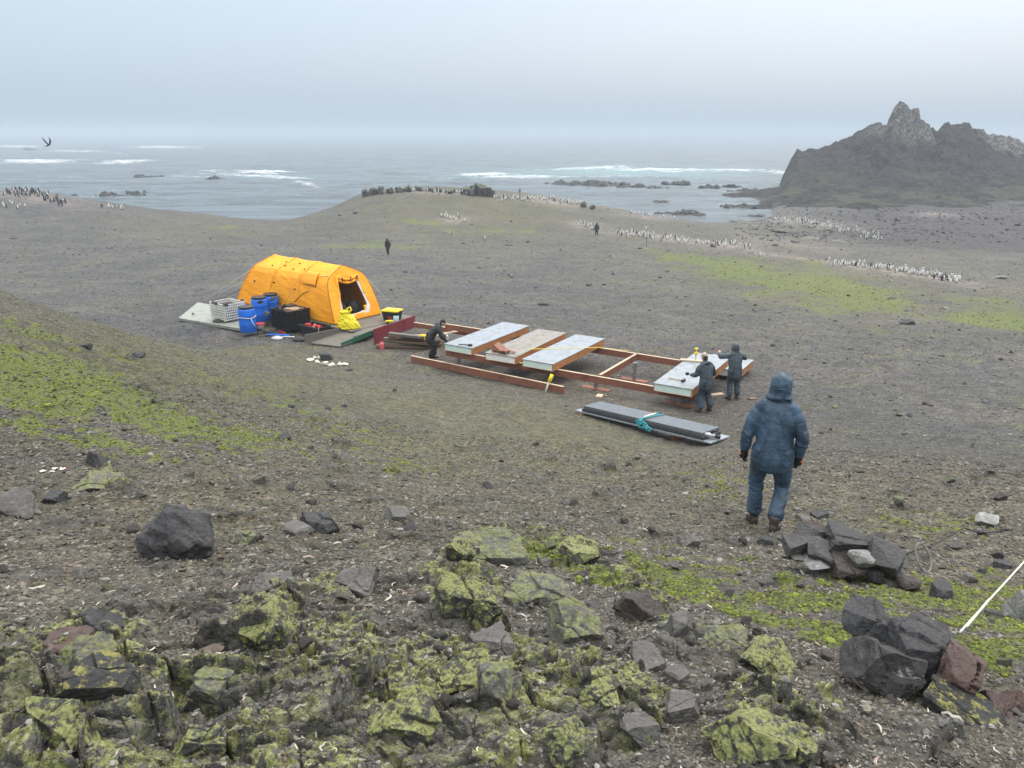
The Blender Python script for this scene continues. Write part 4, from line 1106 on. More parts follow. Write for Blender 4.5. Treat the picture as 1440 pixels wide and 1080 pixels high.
bits("cardboard_box", k, M_CARD, in_box(-.40, .55, .76), "brown cardboard box lid in the black pallet box", "cardboard box", TA + .1)
k = MB(); k.box(-.25, .25, -.2, .2, 0, .28)
bits("tool_case", k, M_BLACK, in_box(-.85, .70, .605), "black case standing up out of the black pallet box", "case", TA - .2)
# black tool box in front with red tools
p2 = at_z(440, 474, 9.22)
e = empty("toolbox", p2, "open black toolbox with red tools in it, right of the big black box", "toolbox", TA)
k = MB()
for (xa, xb, ya, yb) in ((-.85, .25, 0, .03), (-.85, .25, .65, .68), (-.85, -.82, .031, .649), (.22, .25, .031, .649)): k.box(xa, xb, ya, yb, 0, .38)
k.box(-.82, .22, .031, .649, .02, .28); k.build("box_wall", M_BLACK, e, .01)
k = MB(); k.box(-.88, .28, -.03, .031, .34, .40); k.box(-.88, .28, .65, .71, .34, .399); k.build("rim", M_BLACK, e, .008)
for i, (dx, dy, rz) in enumerate(((-.62, .3, .3), (-.3, .38, -.5), (-.02, .35, .15))):
    k = MB(); k.tube([(-.16, 0, .05), (.1, 0, .06)], [.06, .07], 10); k.tube([(.05, 0, .06), (.1, -.12, .04)], [.04, .035], 8)
    bits("cordless_tool", k, M_REDP if i != 1 else M_PINK, p2 + tx_ * dx + ty_ * dy + Vector((0, 0, .30)), ["red cordless tool at the left in the open toolbox", "pink-red cordless tool in the middle of the open toolbox", "red cordless tool at the right in the open toolbox"][i], "cordless tool", TA + rz)
for i, (u, v, lb) in enumerate(((446, 470, "white label tag on the side of the toolbox area"),)): pass
# loose pipes, hoses and scraps in front of the boxes
for i, (u, v, L2, rz, mt, lb) in enumerate(((382, 470, .9, -.5, M_DARK, "dark pipe on the ground in front of the pallet box, leftmost"), (392, 473, 1.0, -.2, M_BLUE, "thin blue pipe lying among the scraps by the pallet box"), (402, 476, .7, .1, M_STEEL, "short steel pipe lying among the scraps by the pallet box"), (412, 474, 1.1, -.55, M_DARK, "long dark pipe pointing at the toolbox"), (372, 474, .5, .5, M_OLDW, "brown stick on the ground under the white bucket"), (397, 469, .6, -.9, M_REDP, "short red pipe lying among the scraps by the pallet box"))):
    q_ = hit(u, v); k = MB(); k.tube([(-L2 / 2, 0, .05), (0, .02, .06), (L2 / 2, 0, .05)], .035, 8)
    bits("pipe", k, mt, q_, lb, "pipe", rz)
for i, (u, v, s_, mt, lb) in enumerate(((312, 455, .42, M_DARK, "black bin bag slumped before the white crate"), (421, 479, .30, M_DARK, "dark bundle on the ground below the toolbox"), (390, 477, .26, M_STEEL, "crumpled grey plastic sheet among the scraps"))):
    q_ = hit(u, v); k = MB(); k.lathe([(.7, -.05), (1.0, .2), (.85, .5), (.4, .75), (.12, .8)], (0, 0, 0), 14)
    o = bits("bundle", k, mt, q_, lb, "bundle"); o.scale = (s_, s_ * .8, s_ * .7)
for i, (u, v, L2, lb) in enumerate(((446, 477, .55, "pale stick leaning against the toolbox, left of the ramp"), (449, 479, .5, "second pale stick beside the ramp, crossing the other"))):
    q_ = hit(u, v); k = MB(); k.tube([(0, 0, 0), (-.12 + .1 * i, .1, L2)], .014, 6); bits("stick", k, M_PALE, q_, lb, "stick")
# yellow sack
yb = at_z(491, 462, 9.46)
e = empty("yellow_sack", yb, "bright yellow rubbish sack slumped by the tent door", "sack")
zz = np.linspace(0, 1, 40); tt = np.linspace(0, 2 * math.pi, 48, endpoint=False)
Zs, Ts = np.meshgrid(zz, tt, indexing='ij'); Zs = Zs.ravel(); Ts = Ts.ravel()
rad = np.interp(Zs, [0, .05, .3, .6, .8, .9, 1.0], [.30, .40, .36, .26, .17, .19, .07])
rad = rad * (1 + .34 * fbm(np.cos(Ts) * 2 + Zs * 3, np.sin(Ts) * 2 + Zs * 2, .5, 4, .6, 720))
Vx = rad * np.cos(Ts) * 1.12 - .16 * Zs ** 1.3; Vy = rad * np.sin(Ts) * .85; Vz = Zs * .78
sidy = np.arange(40 * 48).reshape(40, 48)
F_ = np.stack([sidy[:-1], np.roll(sidy, -1, 1)[:-1], np.roll(sidy, -1, 1)[1:], sidy[1:]], -1).reshape(-1, 4)
link_mesh("sack_body", np_mesh("sack_body", np.stack([Vx, Vy, Vz], -1), F_, [M_YEL], True), e)
k = MB(); k.tube([(-.10, 0, .72), (.0, -.03, .83), (.10, -.03, .90), (.14, -.02, .78), (.04, -.05, .68)], [.05, .035, .03, .04, .06], 8); k.build("tied_ear", M_YEL, e)
# tote with yellow lid and the things by it, on the landing
tb = at_z(552, 450, 9.46)
e = empty("storage_tote", tb, "black storage tote with a yellow lid on the deck landing", "storage box", TA + .35)
k = MB(); k.hexa([(-.30, -.22, 0), (.30, -.22, 0), (.30, .22, 0), (-.30, .22, 0), (-.36, -.27, .40), (.36, -.27, .40), (.36, .27, .40), (-.36, .27, .40)]); k.build("tote_body", M_BLACK, e, .02)
k = MB(); k.box(-.39, .39, -.30, .30, .40, .45); k.box(-.33, .33, -.24, .24, .451, .475); k.build("lid", M_YELP, e, .012)
k = MB(); k.box(-.08, .08, -.245, -.236, .12, .28); k.build("badge", M_REDP, e)
e = empty("water_bottle", at_z(557, 452, 9.46), "pale blue and white bottle in front of the yellow-lidded tote", "bottle")
k = MB(); k.lathe([(.11, 0), (.12, .02), (.12, .22), (.05, .29), (.04, .32)], (0, 0, 0), 18); k.build("bottle_body", simple("pale_blue_plastic", (.45, .66, .74), .3, .1), e)
k = MB(); k.lathe([(.045, .32), (.045, .36)], (0, 0, 0), 14); k.build("cap", M_WHITE, e)
e = empty("power_drill", at_z(547, 455, 9.46), "yellow and black power drill lying on the landing by the bottle", "power drill", .4)
k = MB(); k.tube([(-.14, 0, .09), (.1, 0, .09), (.2, 0, .09)], [.06, .06, .03], 10); k.build("drill_body", M_YELP, e)
k = MB(); k.tube([(-.06, 0, .08), (-.09, -.14, .05)], [.04, .05], 8); k.build("handle", M_BLACK, e)
# lumber heap
lp = [(-.2, .0, 0, 2.1, .05), (.1, .25, 0, 2.2, -.03), (.0, .48, 0, 1.9, .04), (-.15, .1, .08, 2.0, .10), (.1, .34, .08, 2.1, -.05), (-.05, .05, .16, 1.9, -.12), (.05, .38, .16, 2.0, .02), (-.2, .2, .24, 1.7, .16), (.15, .3, .24, 1.9, -.10), (.0, .18, .32, 1.6, .05), (.1, .4, .32, 1.5, .3), (-.1, .05, .38, 1.4, -.2)]
base = hit(573, 491)
for i, (dx, dy, dz, L2, rz) in enumerate(lp):
    k = MB(); wd = random.uniform(.14, .22)
    k.box(-L2 / 2, L2 / 2, -wd / 2, wd / 2, 0, random.uniform(.075, .10))
    o = k.build("lumber_plank", [M_OLDW, M_OLDW, M_BEAM, M_GREYW][i % 4], None, .005)
    o.location = base + AX * dx + BX * dy + Vector((0, 0, dz * 1.15 + .03)); o.rotation_euler = (random.uniform(-.04, .04), random.uniform(-.03, .03), CA_ + .42 + rz)
    tag(o, "weathered brown plank in the heap of old timber by the red boards", "plank", "planks in the heap of old timber")
for i, (u, v, L2, rz, lb) in enumerate(((622, 470, 1.3, .65, "long pale board sticking up right of the bent worker"), (574, 472, 1.4, -.12, "pale batten lying along the top of the timber heap"))):
    k = MB(); k.box(-L2 / 2, L2 / 2, -.1, .1, 0, .03)
    o = bits("pale_board", k, M_PALE, at_z(u, v, base.z + (.45 if i else .5)), lb, "board", rz)
    k2 = MB()
k = MB(); k.tube([(-.3, 0, .0), (-.1, .02, .04), (.05, 0, .02), (.28, .03, .0)], [.05, .08, .09, .05], 8); k.tube([(.02, 0, 0), (.06, -.04, -.22)], [.05, .035], 8)
bits("yellow_cloth", k, M_YEL, at_z(596, 473, base.z + .52), "bright yellow cloth thrown on the timber heap", "cloth", -.1).scale = (.65, .65, .65)
k = MB(); k.lathe([(.09, 0), (.09, .2), (.07, .24), (.03, .25), (.03, .3)], (0, 0, 0), 12)
bits("fuel_can", k, M_PINK, hit(537.5, 491), "small pink-red can at the left end of the timber heap", "can")
# bones and the dark stone in front of the camp are placed with the rocks
# ------------------------------------------------------------------ people
def remeshed(mb, name, mats, parent, vox, fold=0.0, fl=(.22, .22, .05), seed=0, smooth_it=4, foldmask=None):
    me = bpy.data.meshes.new("tmp"); me.from_pydata(mb.v, [], mb.f); me.update()
    t = bpy.data.objects.new("tmp", me); COL.objects.link(t)
    m_ = t.modifiers.new("r", 'REMESH'); m_.mode = 'VOXEL'; m_.voxel_size = vox
    s_ = t.modifiers.new("s", 'SMOOTH'); s_.factor = .5; s_.iterations = smooth_it
    dg = bpy.context.evaluated_depsgraph_get(); dg.update()
    m2 = bpy.data.meshes.new_from_object(t.evaluated_get(dg))
    bpy.data.objects.remove(t); bpy.data.meshes.remove(me)
    n_ = len(m2.vertices)
    co = np.empty(n_ * 3, np.float32); m2.vertices.foreach_get("co", co); co = co.reshape(-1, 3).astype(float)
    if fold:
        no = np.empty(n_ * 3, np.float32); m2.vertices.foreach_get("normal", no); no = no.reshape(-1, 3)
        q_ = co / np.array(fl)
        d = noise3(q_, 1.0, seed) * .5 + (.35 - np.abs(noise3(q_ * 1.3 + 5, 1.0, seed + 9)) * 1.5) * .8 + (.3 - np.abs(noise3(q_ * 3.1 + 2, 1.0, seed + 12)) * 1.4) * .35
        amp = fold if foldmask is None else fold * foldmask(co)
        co += no * (d * amp)[:, None] if np.ndim(amp) == 0 else no * (d * amp)[:, None]
        m2.vertices.foreach_set("co", co.astype(np.float32).ravel())
    m2.polygons.foreach_set("use_smooth", [True] * len(m2.polygons))
    m2.materials.clear()
    for m in (mats if isinstance(mats, (list, tuple)) else [mats]): m2.materials.append(m)
    m2.update()
    return link_mesh(name, m2, parent)
def ell(k, pts, rad, n=16):                  # lofted limb: rad = (side, front) per ring, rounded ends
    pts = [Vector(p) for p in pts]; rad = [r_ if hasattr(r_, '__len__') else (r_, r_) for r_ in rad]
    P_, Q_ = list(pts), list(rad)
    d0 = (pts[0] - pts[1]).normalized(); d1 = (pts[-1] - pts[-2]).normalized()
    P_ = [pts[0] + d0 * max(rad[0]) * .55, pts[0] + d0 * max(rad[0]) * .38] + P_ + [pts[-1] + d1 * max(rad[-1]) * .38, pts[-1] + d1 * max(rad[-1]) * .55]
    Q_ = [tuple(x * .25 for x in rad[0]), tuple(x * .75 for x in rad[0])] + Q_ + [tuple(x * .75 for x in rad[-1]), tuple(x * .25 for x in rad[-1])]
    b = len(k.v)
    for i, p in enumerate(P_):
        t = (P_[min(i + 1, len(P_) - 1)] - P_[max(i - 1, 0)]).normalized()
        a = Vector((1, 0, 0)); a = (a - t * a.dot(t))
        if a.length < .2: a = Vector((0, 1, 0)) - t * t.y
        a.normalize(); c_ = t.cross(a)
        for j in range(n):
            an = 2 * math.pi * j / n
            k.v.append(tuple(p + a * math.cos(an) * Q_[i][0] + c_ * math.sin(an) * Q_[i][1]))
    for i in range(len(P_) - 1):
        for j in range(n):
            k.f.append([b + i * n + j, b + i * n + (j + 1) % n, b + (i + 1) * n + (j + 1) % n, b + (i + 1) * n + j]); k.m.append(0); k.sm.append(True)
    k.f.append([b + j for j in range(n)][::-1]); k.m.append(0); k.sm.append(True)
    e = b + (len(P_) - 1) * n; k.f.append([e + j for j in range(n)]); k.m.append(0); k.sm.append(True)
def cloth(name, col, wet=.5, bs=260):
    m = N(name); O = m.obj()
    w_ = m.rng(m.noise(m.mapg(O, (1, 1, .5)), 4.5, 5, .65), .42, .60)
    c = m.mix(w_, col, tuple(x * .50 for x in col))
    c = m.mix(m.math('MULTIPLY', m.rng(m.noise(O, 9, 5, .7), .55, .75), .3), c, tuple(min(1, x * 1.5) for x in col))
    b = m.bump(m.noise(m.mapg(O, (1, 1, 1.6)), 15, 5, .65, .8), .55, .016); b = m.bump(m.noise(O, bs, 2), .15, .002, b)
    return m.fin(c, m.math('SUBTRACT', .62, m.math('MULTIPLY', w_, .22)), b, .4)
M_NAVY = cloth("navy_rainwear", (.050, .094, .150))
M_SLATE = cloth("slate_rainwear", (.060, .082, .100))
M_BLKC = cloth("black_workwear", (.022, .025, .028))
M_SKIN = simple("skin", (.45, .25, .17), .5, .1, 8)
M_BOOT = simple("brown_boot_leather", (.055, .040, .034), .55, .25, 10, .2, 60)
M_GLOVE = simple("black_glove", (.014, .014, .015), .7, .2, 20)
M_ORANGE = simple("orange_cuff", (.75, .13, .05), .6, .1)
M_CAPB = simple("beige_cap", (.42, .35, .27), .8, .12, 12)
M_HAIR = simple("dark_hair", (.03, .02, .015), .7, .3, 40)

def lerp(a, b, t): return Vector(a) * (1 - t) + Vector(b) * t
def person(loc, rz, label, J, top, bot, vox=.012, head='hood', glove=None, ground_z=None, group=None, fold=.012, detail=True):
    """J: joints in the person's own frame (x right, y ahead, z up from the ground)"""
    e = empty("person", loc, label, "person", rz, group)
    g = lambda n: Vector(J[n])
    pel, che, nek, hd = g('pelvis'), g('chest'), g('neck'), g('head')
    sp = (nek - pel).normalized()
    fw = Vector((0, 1, 0)); hf = Vector(J.get('face', (0, 1, 0))).normalized()
    # continuous body: legs, trunk, arms, neck, head with a face
    k = MB()
    for s in 'lr':
        ell(k, [pel + Vector((.08 if s == 'r' else -.08, 0, -.05)), g('knee_' + s), g('ankle_' + s)], [.075, .05, .038], 10)
        ell(k, [lerp(g('sho_' + s), che, .2), lerp(g('sho_' + s), g('elb_' + s), .3), g('elb_' + s), g('wri_' + s)], [.045, .045, .036, .027], 10)
    ell(k, [pel, (pel + che) / 2, che, lerp(che, nek, .75)], [(.14, .09), (.13, .09), (.16, .10), (.10, .07)], 14)
    ell(k, [nek - sp * .06, lerp(nek, hd, .6)], [.058, .052], 12)
    up = (hd - nek).normalized(); up = (up * .6 + Vector((0, 0, 1)) * .4).normalized()
    rt = hf.cross(up).normalized(); f2 = up.cross(rt).normalized()
    ell(k, [hd - up * .08 + f2 * .02, hd - up * .02 + f2 * .01, hd + up * .06, hd + up * .10], [(.052, .065), (.070, .088), (.072, .092), (.05, .065)], 16)
    ell(k, [hd + f2 * .085 + up * .02, hd + f2 * .108 - up * .022], [.010, .016], 8)                  # nose
    ell(k, [hd + f2 * .060 - up * .095, hd + f2 * .072 - up * .088], [.030, .020], 8)                # chin
    for q_ in (-1, 1):
        ell(k, [hd + rt * .074 * q_ + up * .02 - f2 * .01, hd + rt * .078 * q_ - up * .025 - f2 * .005], [.012, .014], 6)   # ears
        ell(k, [hd + rt * .034 * q_ + f2 * .072 + up * .034, hd + rt * .02 * q_ + f2 * .082 + up * .036], [.014, .012], 6)  # brow
    if glove is None:
        for s in 'lr': hand_shapes(k, J, s)
    body = remeshed(k, "body", M_SKIN, e, max(vox * .8, .008), 0, smooth_it=2)
    # trousers
    k = MB(); hipw = J.get('hipw', .10)
    for s in 'lr':
        sx_ = hipw if s == 'r' else -hipw
        hp_ = pel + Vector((sx_, 0, -.02)); kn, an = g('knee_' + s), g('ankle_' + s)
        dn = (an - kn).normalized()
        ell(k, [hp_ + Vector((0, 0, .05)), hp_ + Vector((0, 0, -.06)), lerp(hp_, kn, .5), kn, lerp(kn, an, .45), lerp(kn, an, .75), an - dn * .075], [(.125, .135), (.128, .14), (.108, .115), (.088, .095), (.086, .095), (.088, .10), (.092, .105)], 16)
    ell(k, [pel + Vector((0, 0, .12)), pel + Vector((0, 0, .02)), pel - Vector((0, 0, .08))], [(.185, .125), (.20, .145), (.16, .13)], 18)
    def fm(co): return .55 + 1.1 * np.exp(-((co[:, 2] - .48) / .12) ** 2) + 1.2 * np.exp(-((co[:, 2] - .16) / .12) ** 2)
    remeshed(k, "trousers", bot, e, vox, fold * .85, (.16, .16, .075), 31, 3, fm)
    # jacket
    k = MB(); hem = Vector(J.get('hem', pel - sp * .14))
    ell(k, [hem, lerp(hem, pel, .5), lerp(pel, che, .35), lerp(pel, che, .75), che, lerp(che, nek, .55), lerp(che, nek, .82)], [(.225, .165), (.222, .168), (.205, .160), (.212, .160), (.222, .158), (.205, .135), (.14, .11)], 22)
    for s in 'lr':
        sh, el_, wr = g('sho_' + s), g('elb_' + s), g('wri_' + s)
        ell(k, [lerp(sh, el_, .10), lerp(sh, el_, .25), lerp(sh, el_, .6), el_, lerp(el_, wr, .5), wr - (wr - el_).normalized() * .03], [(.076, .082), (.082, .089), (.080, .084), (.074, .078), (.068, .07), (.058, .060)], 16)
    sc_ = (g('sho_l') + g('sho_r')) / 2
    ell(k, [lerp(g('sho_l'), sc_, -.02) + sp * .0, lerp(g('sho_l'), sc_, .38) + sp * .040, lerp(sc_, nek, .50), lerp(g('sho_r'), sc_, .38) + sp * .040, lerp(g('sho_r'), sc_, -.02) + sp * .0], [(.070, .066), (.100, .082), (.115, .088), (.100, .082), (.070, .066)], 18)
    ell(k, [lerp(che, nek, .7), nek + up * .045], [(.10, .095), (.085, .085)], 16)
    if head == 'hood':
        ell(k, [hd - up * .13 - f2 * .01, hd - up * .07 - f2 * .012, hd + up * .02 - f2 * .014, hd + up * .085 - f2 * .012, hd + up * .115], [(.112, .118), (.122, .128), (.124, .135), (.108, .118), (.07, .08)], 20)
        if detail: ell(k, [hd - up * .105 - rt * .135 + f2 * .03, hd - up * .118 - rt * .11 - f2 * .085, hd - up * .125 - f2 * .142, hd - up * .118 + rt * .11 - f2 * .085, hd - up * .105 + rt * .135 + f2 * .03], [.022, .025, .026, .025, .022], 8)
    else:
        ell(k, [nek - f2 * .085 + rt * -.09 + up * .0, nek - f2 * .13 + up * .0, nek - f2 * .085 + rt * .09], [.04, .055, .04], 10)
    def fj(co): return .6 + .9 * np.exp(-((co[:, 2] - g('elb_l').z) / .14) ** 2) * (np.abs(co[:, 0]) > .2) + .3 * (co[:, 2] > nek.z)
    jk = remeshed(k, "jacket", top, e, vox, fold, (.24, .24, .13), 57, 26 if vox < .012 else 9, fj)
    if detail and head == 'hood':
        k = MB(); k.tube([hd - up * .02 - f2 * .152 + rt * (x_ * .1) + f2 * abs(x_) ** 2 * .1 for x_ in (-1, -.5, 0, .5, 1)], .010, 6)
        k.build("hood_strap", top, e)
    # boots
    for s in 'lr':
        an = g('ankle_' + s); td = Vector(J.get('toe_' + s, (0, 1, 0))).normalized(); upb = Vector((0, 0, 1))
        hl = an - Vector((0, 0, .055)) - td * .05
        k = MB(); ell(k, [an + Vector((0, 0, .06)), an, an - Vector((0, 0, .05))], [.058, .056, .055], 14)
        ell(k, [hl + Vector((0, 0, -.005)), hl + td * .10, hl + td * .19 - Vector((0, 0, .012)), hl + td * .235 - Vector((0, 0, .02))], [(.045, .05), (.05, .045), (.052, .034), (.042, .028)], 14)
        b = remeshed(k, "boot", M_BOOT, e, vox * .9, .003, (.05, .05, .03), 71, 2)
        k = MB(); a_ = td.cross(upb).normalized()
        o_ = hl - Vector((0, 0, .052))
        pl = [(-.055, .03), (-.05, .042), (.1, .05), (.2, .054), (.255, .03), (.262, 0)]
        ring_ = [o_ + td * x_ + a_ * y_ for x_, y_ in pl] + [o_ + td * x_ - a_ * y_ for x_, y_ in pl[::-1]]
        k.add([q_ - Vector((0, 0, .022)) for q_ in ring_] + [q_ for q_ in ring_], [list(range(12))[::-1], list(range(12, 24))] + [[i, (i + 1) % 12, 12 + (i + 1) % 12, 12 + i] for i in range(12)])
        k.build("sole", M_DARK, b)
    if glove is not None:
        for s in 'lr':
            k = MB(); hand_shapes(k, J, s, 1.38)
            gl = remeshed(k, "glove", glove, e, max(vox * .55, .006), 0, smooth_it=1)
            if detail:
                wr, el_ = g('wri_' + s), g('elb_' + s); d_ = (wr - el_).normalized()
                k = MB(); out = Vector((1 if s == 'r' else -1, 0, 0))
                k.tube([wr + d_ * .035 + out * .030 - Vector((0, .03, 0)), wr + d_ * .055 + out * .042, wr + d_ * .06 + out * .03 + Vector((0, .03, 0))], .012, 8); k.build("cuff_tab", M_ORANGE, gl)
    if head == 'cap':
        k = MB(); ell(k, [hd + up * .045 - f2 * .005, hd + up * .09 - f2 * .005, hd + up * .118], [(.082, .102), (.078, .098), (.05, .065)], 18)
        cp = remeshed(k, "cap", J.get('capm', M_CAPB), e, vox * .8, .002, (.1, .1, .1), 5, 2)
        k = MB(); ell(k, [hd + up * .052 + f2 * .09 - rt * .05, hd + up * .046 + f2 * .135, hd + up * .052 + f2 * .09 + rt * .05], [(.03, .008), (.045, .008), (.03, .008)], 10)
        remeshed(k, "peak", J.get('capm', M_CAPB), cp, .006, 0, smooth_it=1)
        k = MB(); ell(k, [hd - up * .05 - f2 * .055, hd + up * .03 - f2 * .045], [(.068, .05), (.074, .055)], 14)
        remeshed(k, "hair", M_HAIR, e, vox * .8, .004, (.03, .03, .06), 5, 1)
    e.scale = (J.get('sc', .97) * J.get('slim', 1),) * 2 + (J.get('sc', .97),)
    return e
def hand_shapes(k, J, s, th=1.0):
    wr = Vector(J['wri_' + s]); el_ = Vector(J['elb_' + s]); d = (wr - el_).normalized()
    d = (d + Vector(J.get('hand_' + s, (0, 0, 0)))).normalized()
    sg = 1 if s == 'r' else -1
    nrm = Vector(J.get('palm_' + s, (-sg, 0, 0))); nrm = (nrm - d * nrm.dot(d)).normalized()   # the way the palm faces
    a = d.cross(nrm).normalized()
    if a.dot(Vector(J.get('thumb_' + s, (0, 1, 0)))) < 0: a = -a              # a points to the thumb side
    ell(k, [wr - d * .03, wr + d * .02, wr + d * .085], [(.029 * th, .029 * th), (.033 * th, .03 * th), (.036 * th, .026 * th)], 12)
    for w_ in (-.03, -.01, .01, .03): ell(k, [wr + d * .03 + a * w_ * .7, wr + d * .09 + a * w_], [.014 * th, .0125 * th], 8)
    cl = J.get('curl', .55)
    for w_, L_, c_ in ((.030, .072, .9), (.010, .080, 1.0), (-.010, .074, 1.08), (-.029, .060, 1.2)):
        p0 = wr + d * .09 + a * w_; q_ = cl * c_
        d1 = (d * math.cos(q_ * .5) + nrm * math.sin(q_ * .5) + a * w_ * 1.5).normalized(); d2 = (d * math.cos(q_ * 1.3) + nrm * math.sin(q_ * 1.3)).normalized(); d3 = (d * math.cos(q_ * 2.0) + nrm * math.sin(q_ * 2.0)).normalized()
        p1 = p0 + d1 * L_ * .48; p2 = p1 + d2 * L_ * .30; p3 = p2 + d3 * L_ * .24
        ell(k, [p0, p1, p2, p3], [.0105 * th, .0098 * th, .009 * th, .0078 * th], 8)
    t0 = wr + d * .03 + a * .030; t1 = t0 + (d * .7 + a * .6 + nrm * .3).normalized() * .045; t2 = t1 + (d * .9 + a * .15 + nrm * .4).normalized() * .032
    ell(k, [t0, t1, t2], [.0135 * th, .0115 * th, .0095 * th], 8)

# the man walking down the slope, seen from behind
fl_ = hit(1062, 738); fr_ = hit(1088, 748)
gm = (fl_ + fr_) / 2
WR = Matrix.Rotation(-math.atan2(gm.x, gm.y) , 4, 'Z')
toL = (WR.inverted() @ (fl_ - gm)); toR = (WR.inverted() @ (fr_ - gm))
J1 = dict(pelvis=(0, .02, .93), chest=(.0, .07, 1.26), neck=(.0, .10, 1.475), head=(.008, .15, 1.625), face=(0, 1, -.35), hipw=.112,
 sho_l=(-.205, .07, 1.375), elb_l=(-.295, .02, 1.11), wri_l=(-.315, .08, .875), sho_r=(.205, .07, 1.37), elb_r=(.300, .02, 1.10), wri_r=(.285, .09, .865),
 knee_l=(-.150, .20, .51), ankle_l=(toL.x - .035, toL.y + .06, toL.z + .10), knee_r=(.150, .15, .47), ankle_r=(toR.x, toR.y + .0, toR.z + .10),
 toe_l=(-.35, .9, -.08), toe_r=(.25, .9, -.25), hem=(0, .0, .80), curl=.75, slim=.94)
person(gm, -math.atan2(gm.x, gm.y), "person in a hooded navy rain suit walking away down the slope, nearest the camera", J1, M_NAVY, M_NAVY, .0095, 'hood', M_GLOVE, fold=.013)

def feet(J, loc, rz):                        # set both ankles on the ground under them
    Mx = Matrix.Translation(loc) @ Matrix.Rotation(rz, 4, 'Z')
    for s in 'lr':
        a = Vector(J['ankle_' + s]); w_ = Mx @ a
        J['ankle_' + s] = (a.x, a.y, gz(w_.x, w_.y) - loc.z + .10)
    return J
# worker with beige cap at the near side of the big right panel, looking down at his hands
l2 = hit(990, 579); r2 = R(28)
J2 = dict(pelvis=(0, 0, .93), chest=(0, .06, 1.24), neck=(0, .09, 1.45), head=(0, .16, 1.59), face=(0, 1, -.55),
 sho_l=(-.2, .08, 1.37), elb_l=(-.27, .16, 1.10), wri_l=(-.18, .40, 1.02), sho_r=(.2, .08, 1.37), elb_r=(.30, .04, 1.10), wri_r=(.20, .26, .97),
 knee_l=(-.12, .07, .50), ankle_l=(-.15, -.02, .1), knee_r=(.13, .05, .5), ankle_r=(.17, -.06, .1), toe_l=(-.2, 1, 0), toe_r=(.3, 1, 0), hem=(0, 0, .74), curl=.9)
person(l2, r2, "worker in a beige cap and slate rain suit by the big right floor panel", feet(J2, l2, r2), M_SLATE, cloth("blue_trousers", (.055, .085, .12)), .016, 'cap', M_GLOVE, fold=.014, detail=False)
k = MB(); k.tube([(-.16, 0, 0), (.02, .02, .02)], .012, 8); k.box(.02, .10, -.03, .05, -.02, .05)
Mx = Matrix.Translation(l2) @ Matrix.Rotation(r2, 4, 'Z')
bits("hand_tool", k, M_BLACK, Mx @ Vector((-.19, .50, .98)), "black hand tool held by the worker with the beige cap", "hand tool", r2 + 1.9)
# hooded worker with both arms up
l3 = hit(1030, 561); r3 = R(12)
J3 = dict(pelvis=(0, 0, .92), chest=(0, .05, 1.22), neck=(.01, .09, 1.43), head=(.02, .15, 1.57), face=(0, 1, -.4),
 sho_l=(-.2, .07, 1.36), elb_l=(-.40, .22, 1.30), wri_l=(-.34, .42, 1.36), sho_r=(.2, .07, 1.36), elb_r=(.40, .16, 1.24), wri_r=(.24, .36, 1.22),
 knee_l=(-.11, .05, .5), ankle_l=(-.12, -.02, .1), knee_r=(.12, .05, .5), ankle_r=(.14, -.02, .1), toe_l=(-.2, 1, 0), toe_r=(.25, 1, 0), hem=(0, 0, .72), curl=1.0)
person(l3, r3, "hooded worker with both arms raised, in front of the low small floor panel", feet(J3, l3, r3), M_SLATE, M_SLATE, .016, 'hood', M_SKIN, fold=.014, detail=False)
# bent worker at the timber heap
l1 = hit(610, 505); r1 = R(-78)
J4 = dict(pelvis=(0, -.12, .86), chest=(0, .10, 1.12), neck=(0, .26, 1.27), head=(0, .36, 1.36), face=(0, .7, -.7),
 sho_l=(-.19, .18, 1.20), elb_l=(-.24, .30, .95), wri_l=(-.16, .45, .76), sho_r=(.19, .18, 1.20), elb_r=(.24, .26, .93), wri_r=(.16, .42, .74),
 knee_l=(-.12, .06, .48), ankle_l=(-.13, .02, .1), knee_r=(.13, -.02, .46), ankle_r=(.15, -.14, .1), hem=(0, -.14, .72), curl=.9, capm=M_BLACK)
person(l1, r1, "worker in dark clothes and a black cap bending forward beside the leftmost floor panel", feet(J4, l1, r1), M_BLKC, M_BLKC, .018, 'cap', M_GLOVE, fold=.014, detail=False)
k = MB(); k.tube([(0, 0, 0), (0, 0, .16), (0, 0, .2)], [.05, .05, .02], 10)
Mx = Matrix.Translation(l1) @ Matrix.Rotation(r1, 4, 'Z')
bits("white_bottle", k, M_WHITE, Mx @ Vector((.0, .50, .68)), "small white bottle held by the bent worker", "bottle")
# two far walkers
JW = dict(pelvis=(0, 0, .93), chest=(0, .05, 1.24), neck=(0, .07, 1.46), head=(0, .10, 1.60), face=(0, 1, -.1),
 sho_l=(-.2, .05, 1.37), elb_l=(-.29, .02, 1.11), wri_l=(-.28, .10, .88), sho_r=(.2, .05, 1.37), elb_r=(.29, .0, 1.11), wri_r=(.27, .06, .88),
 knee_l=(-.10, .12, .51), ankle_l=(-.10, .16, .1), knee_r=(.10, .06, .5), ankle_r=(.10, -.16, .1), hem=(0, 0, .76))
for (u, v, rz, lb) in ((546, 358, 2.9, "far person in black walking on the beach above the tent"), (839, 331, .2, "distant dark figure standing by the penguins on the right of the knoll")):
    l_ = hit(u, v)
    person(l_, rz, lb, feet(dict(JW), l_, rz), M_BLKC, M_BLKC, .03, 'hood', M_GLOVE, fold=.0, detail=False)
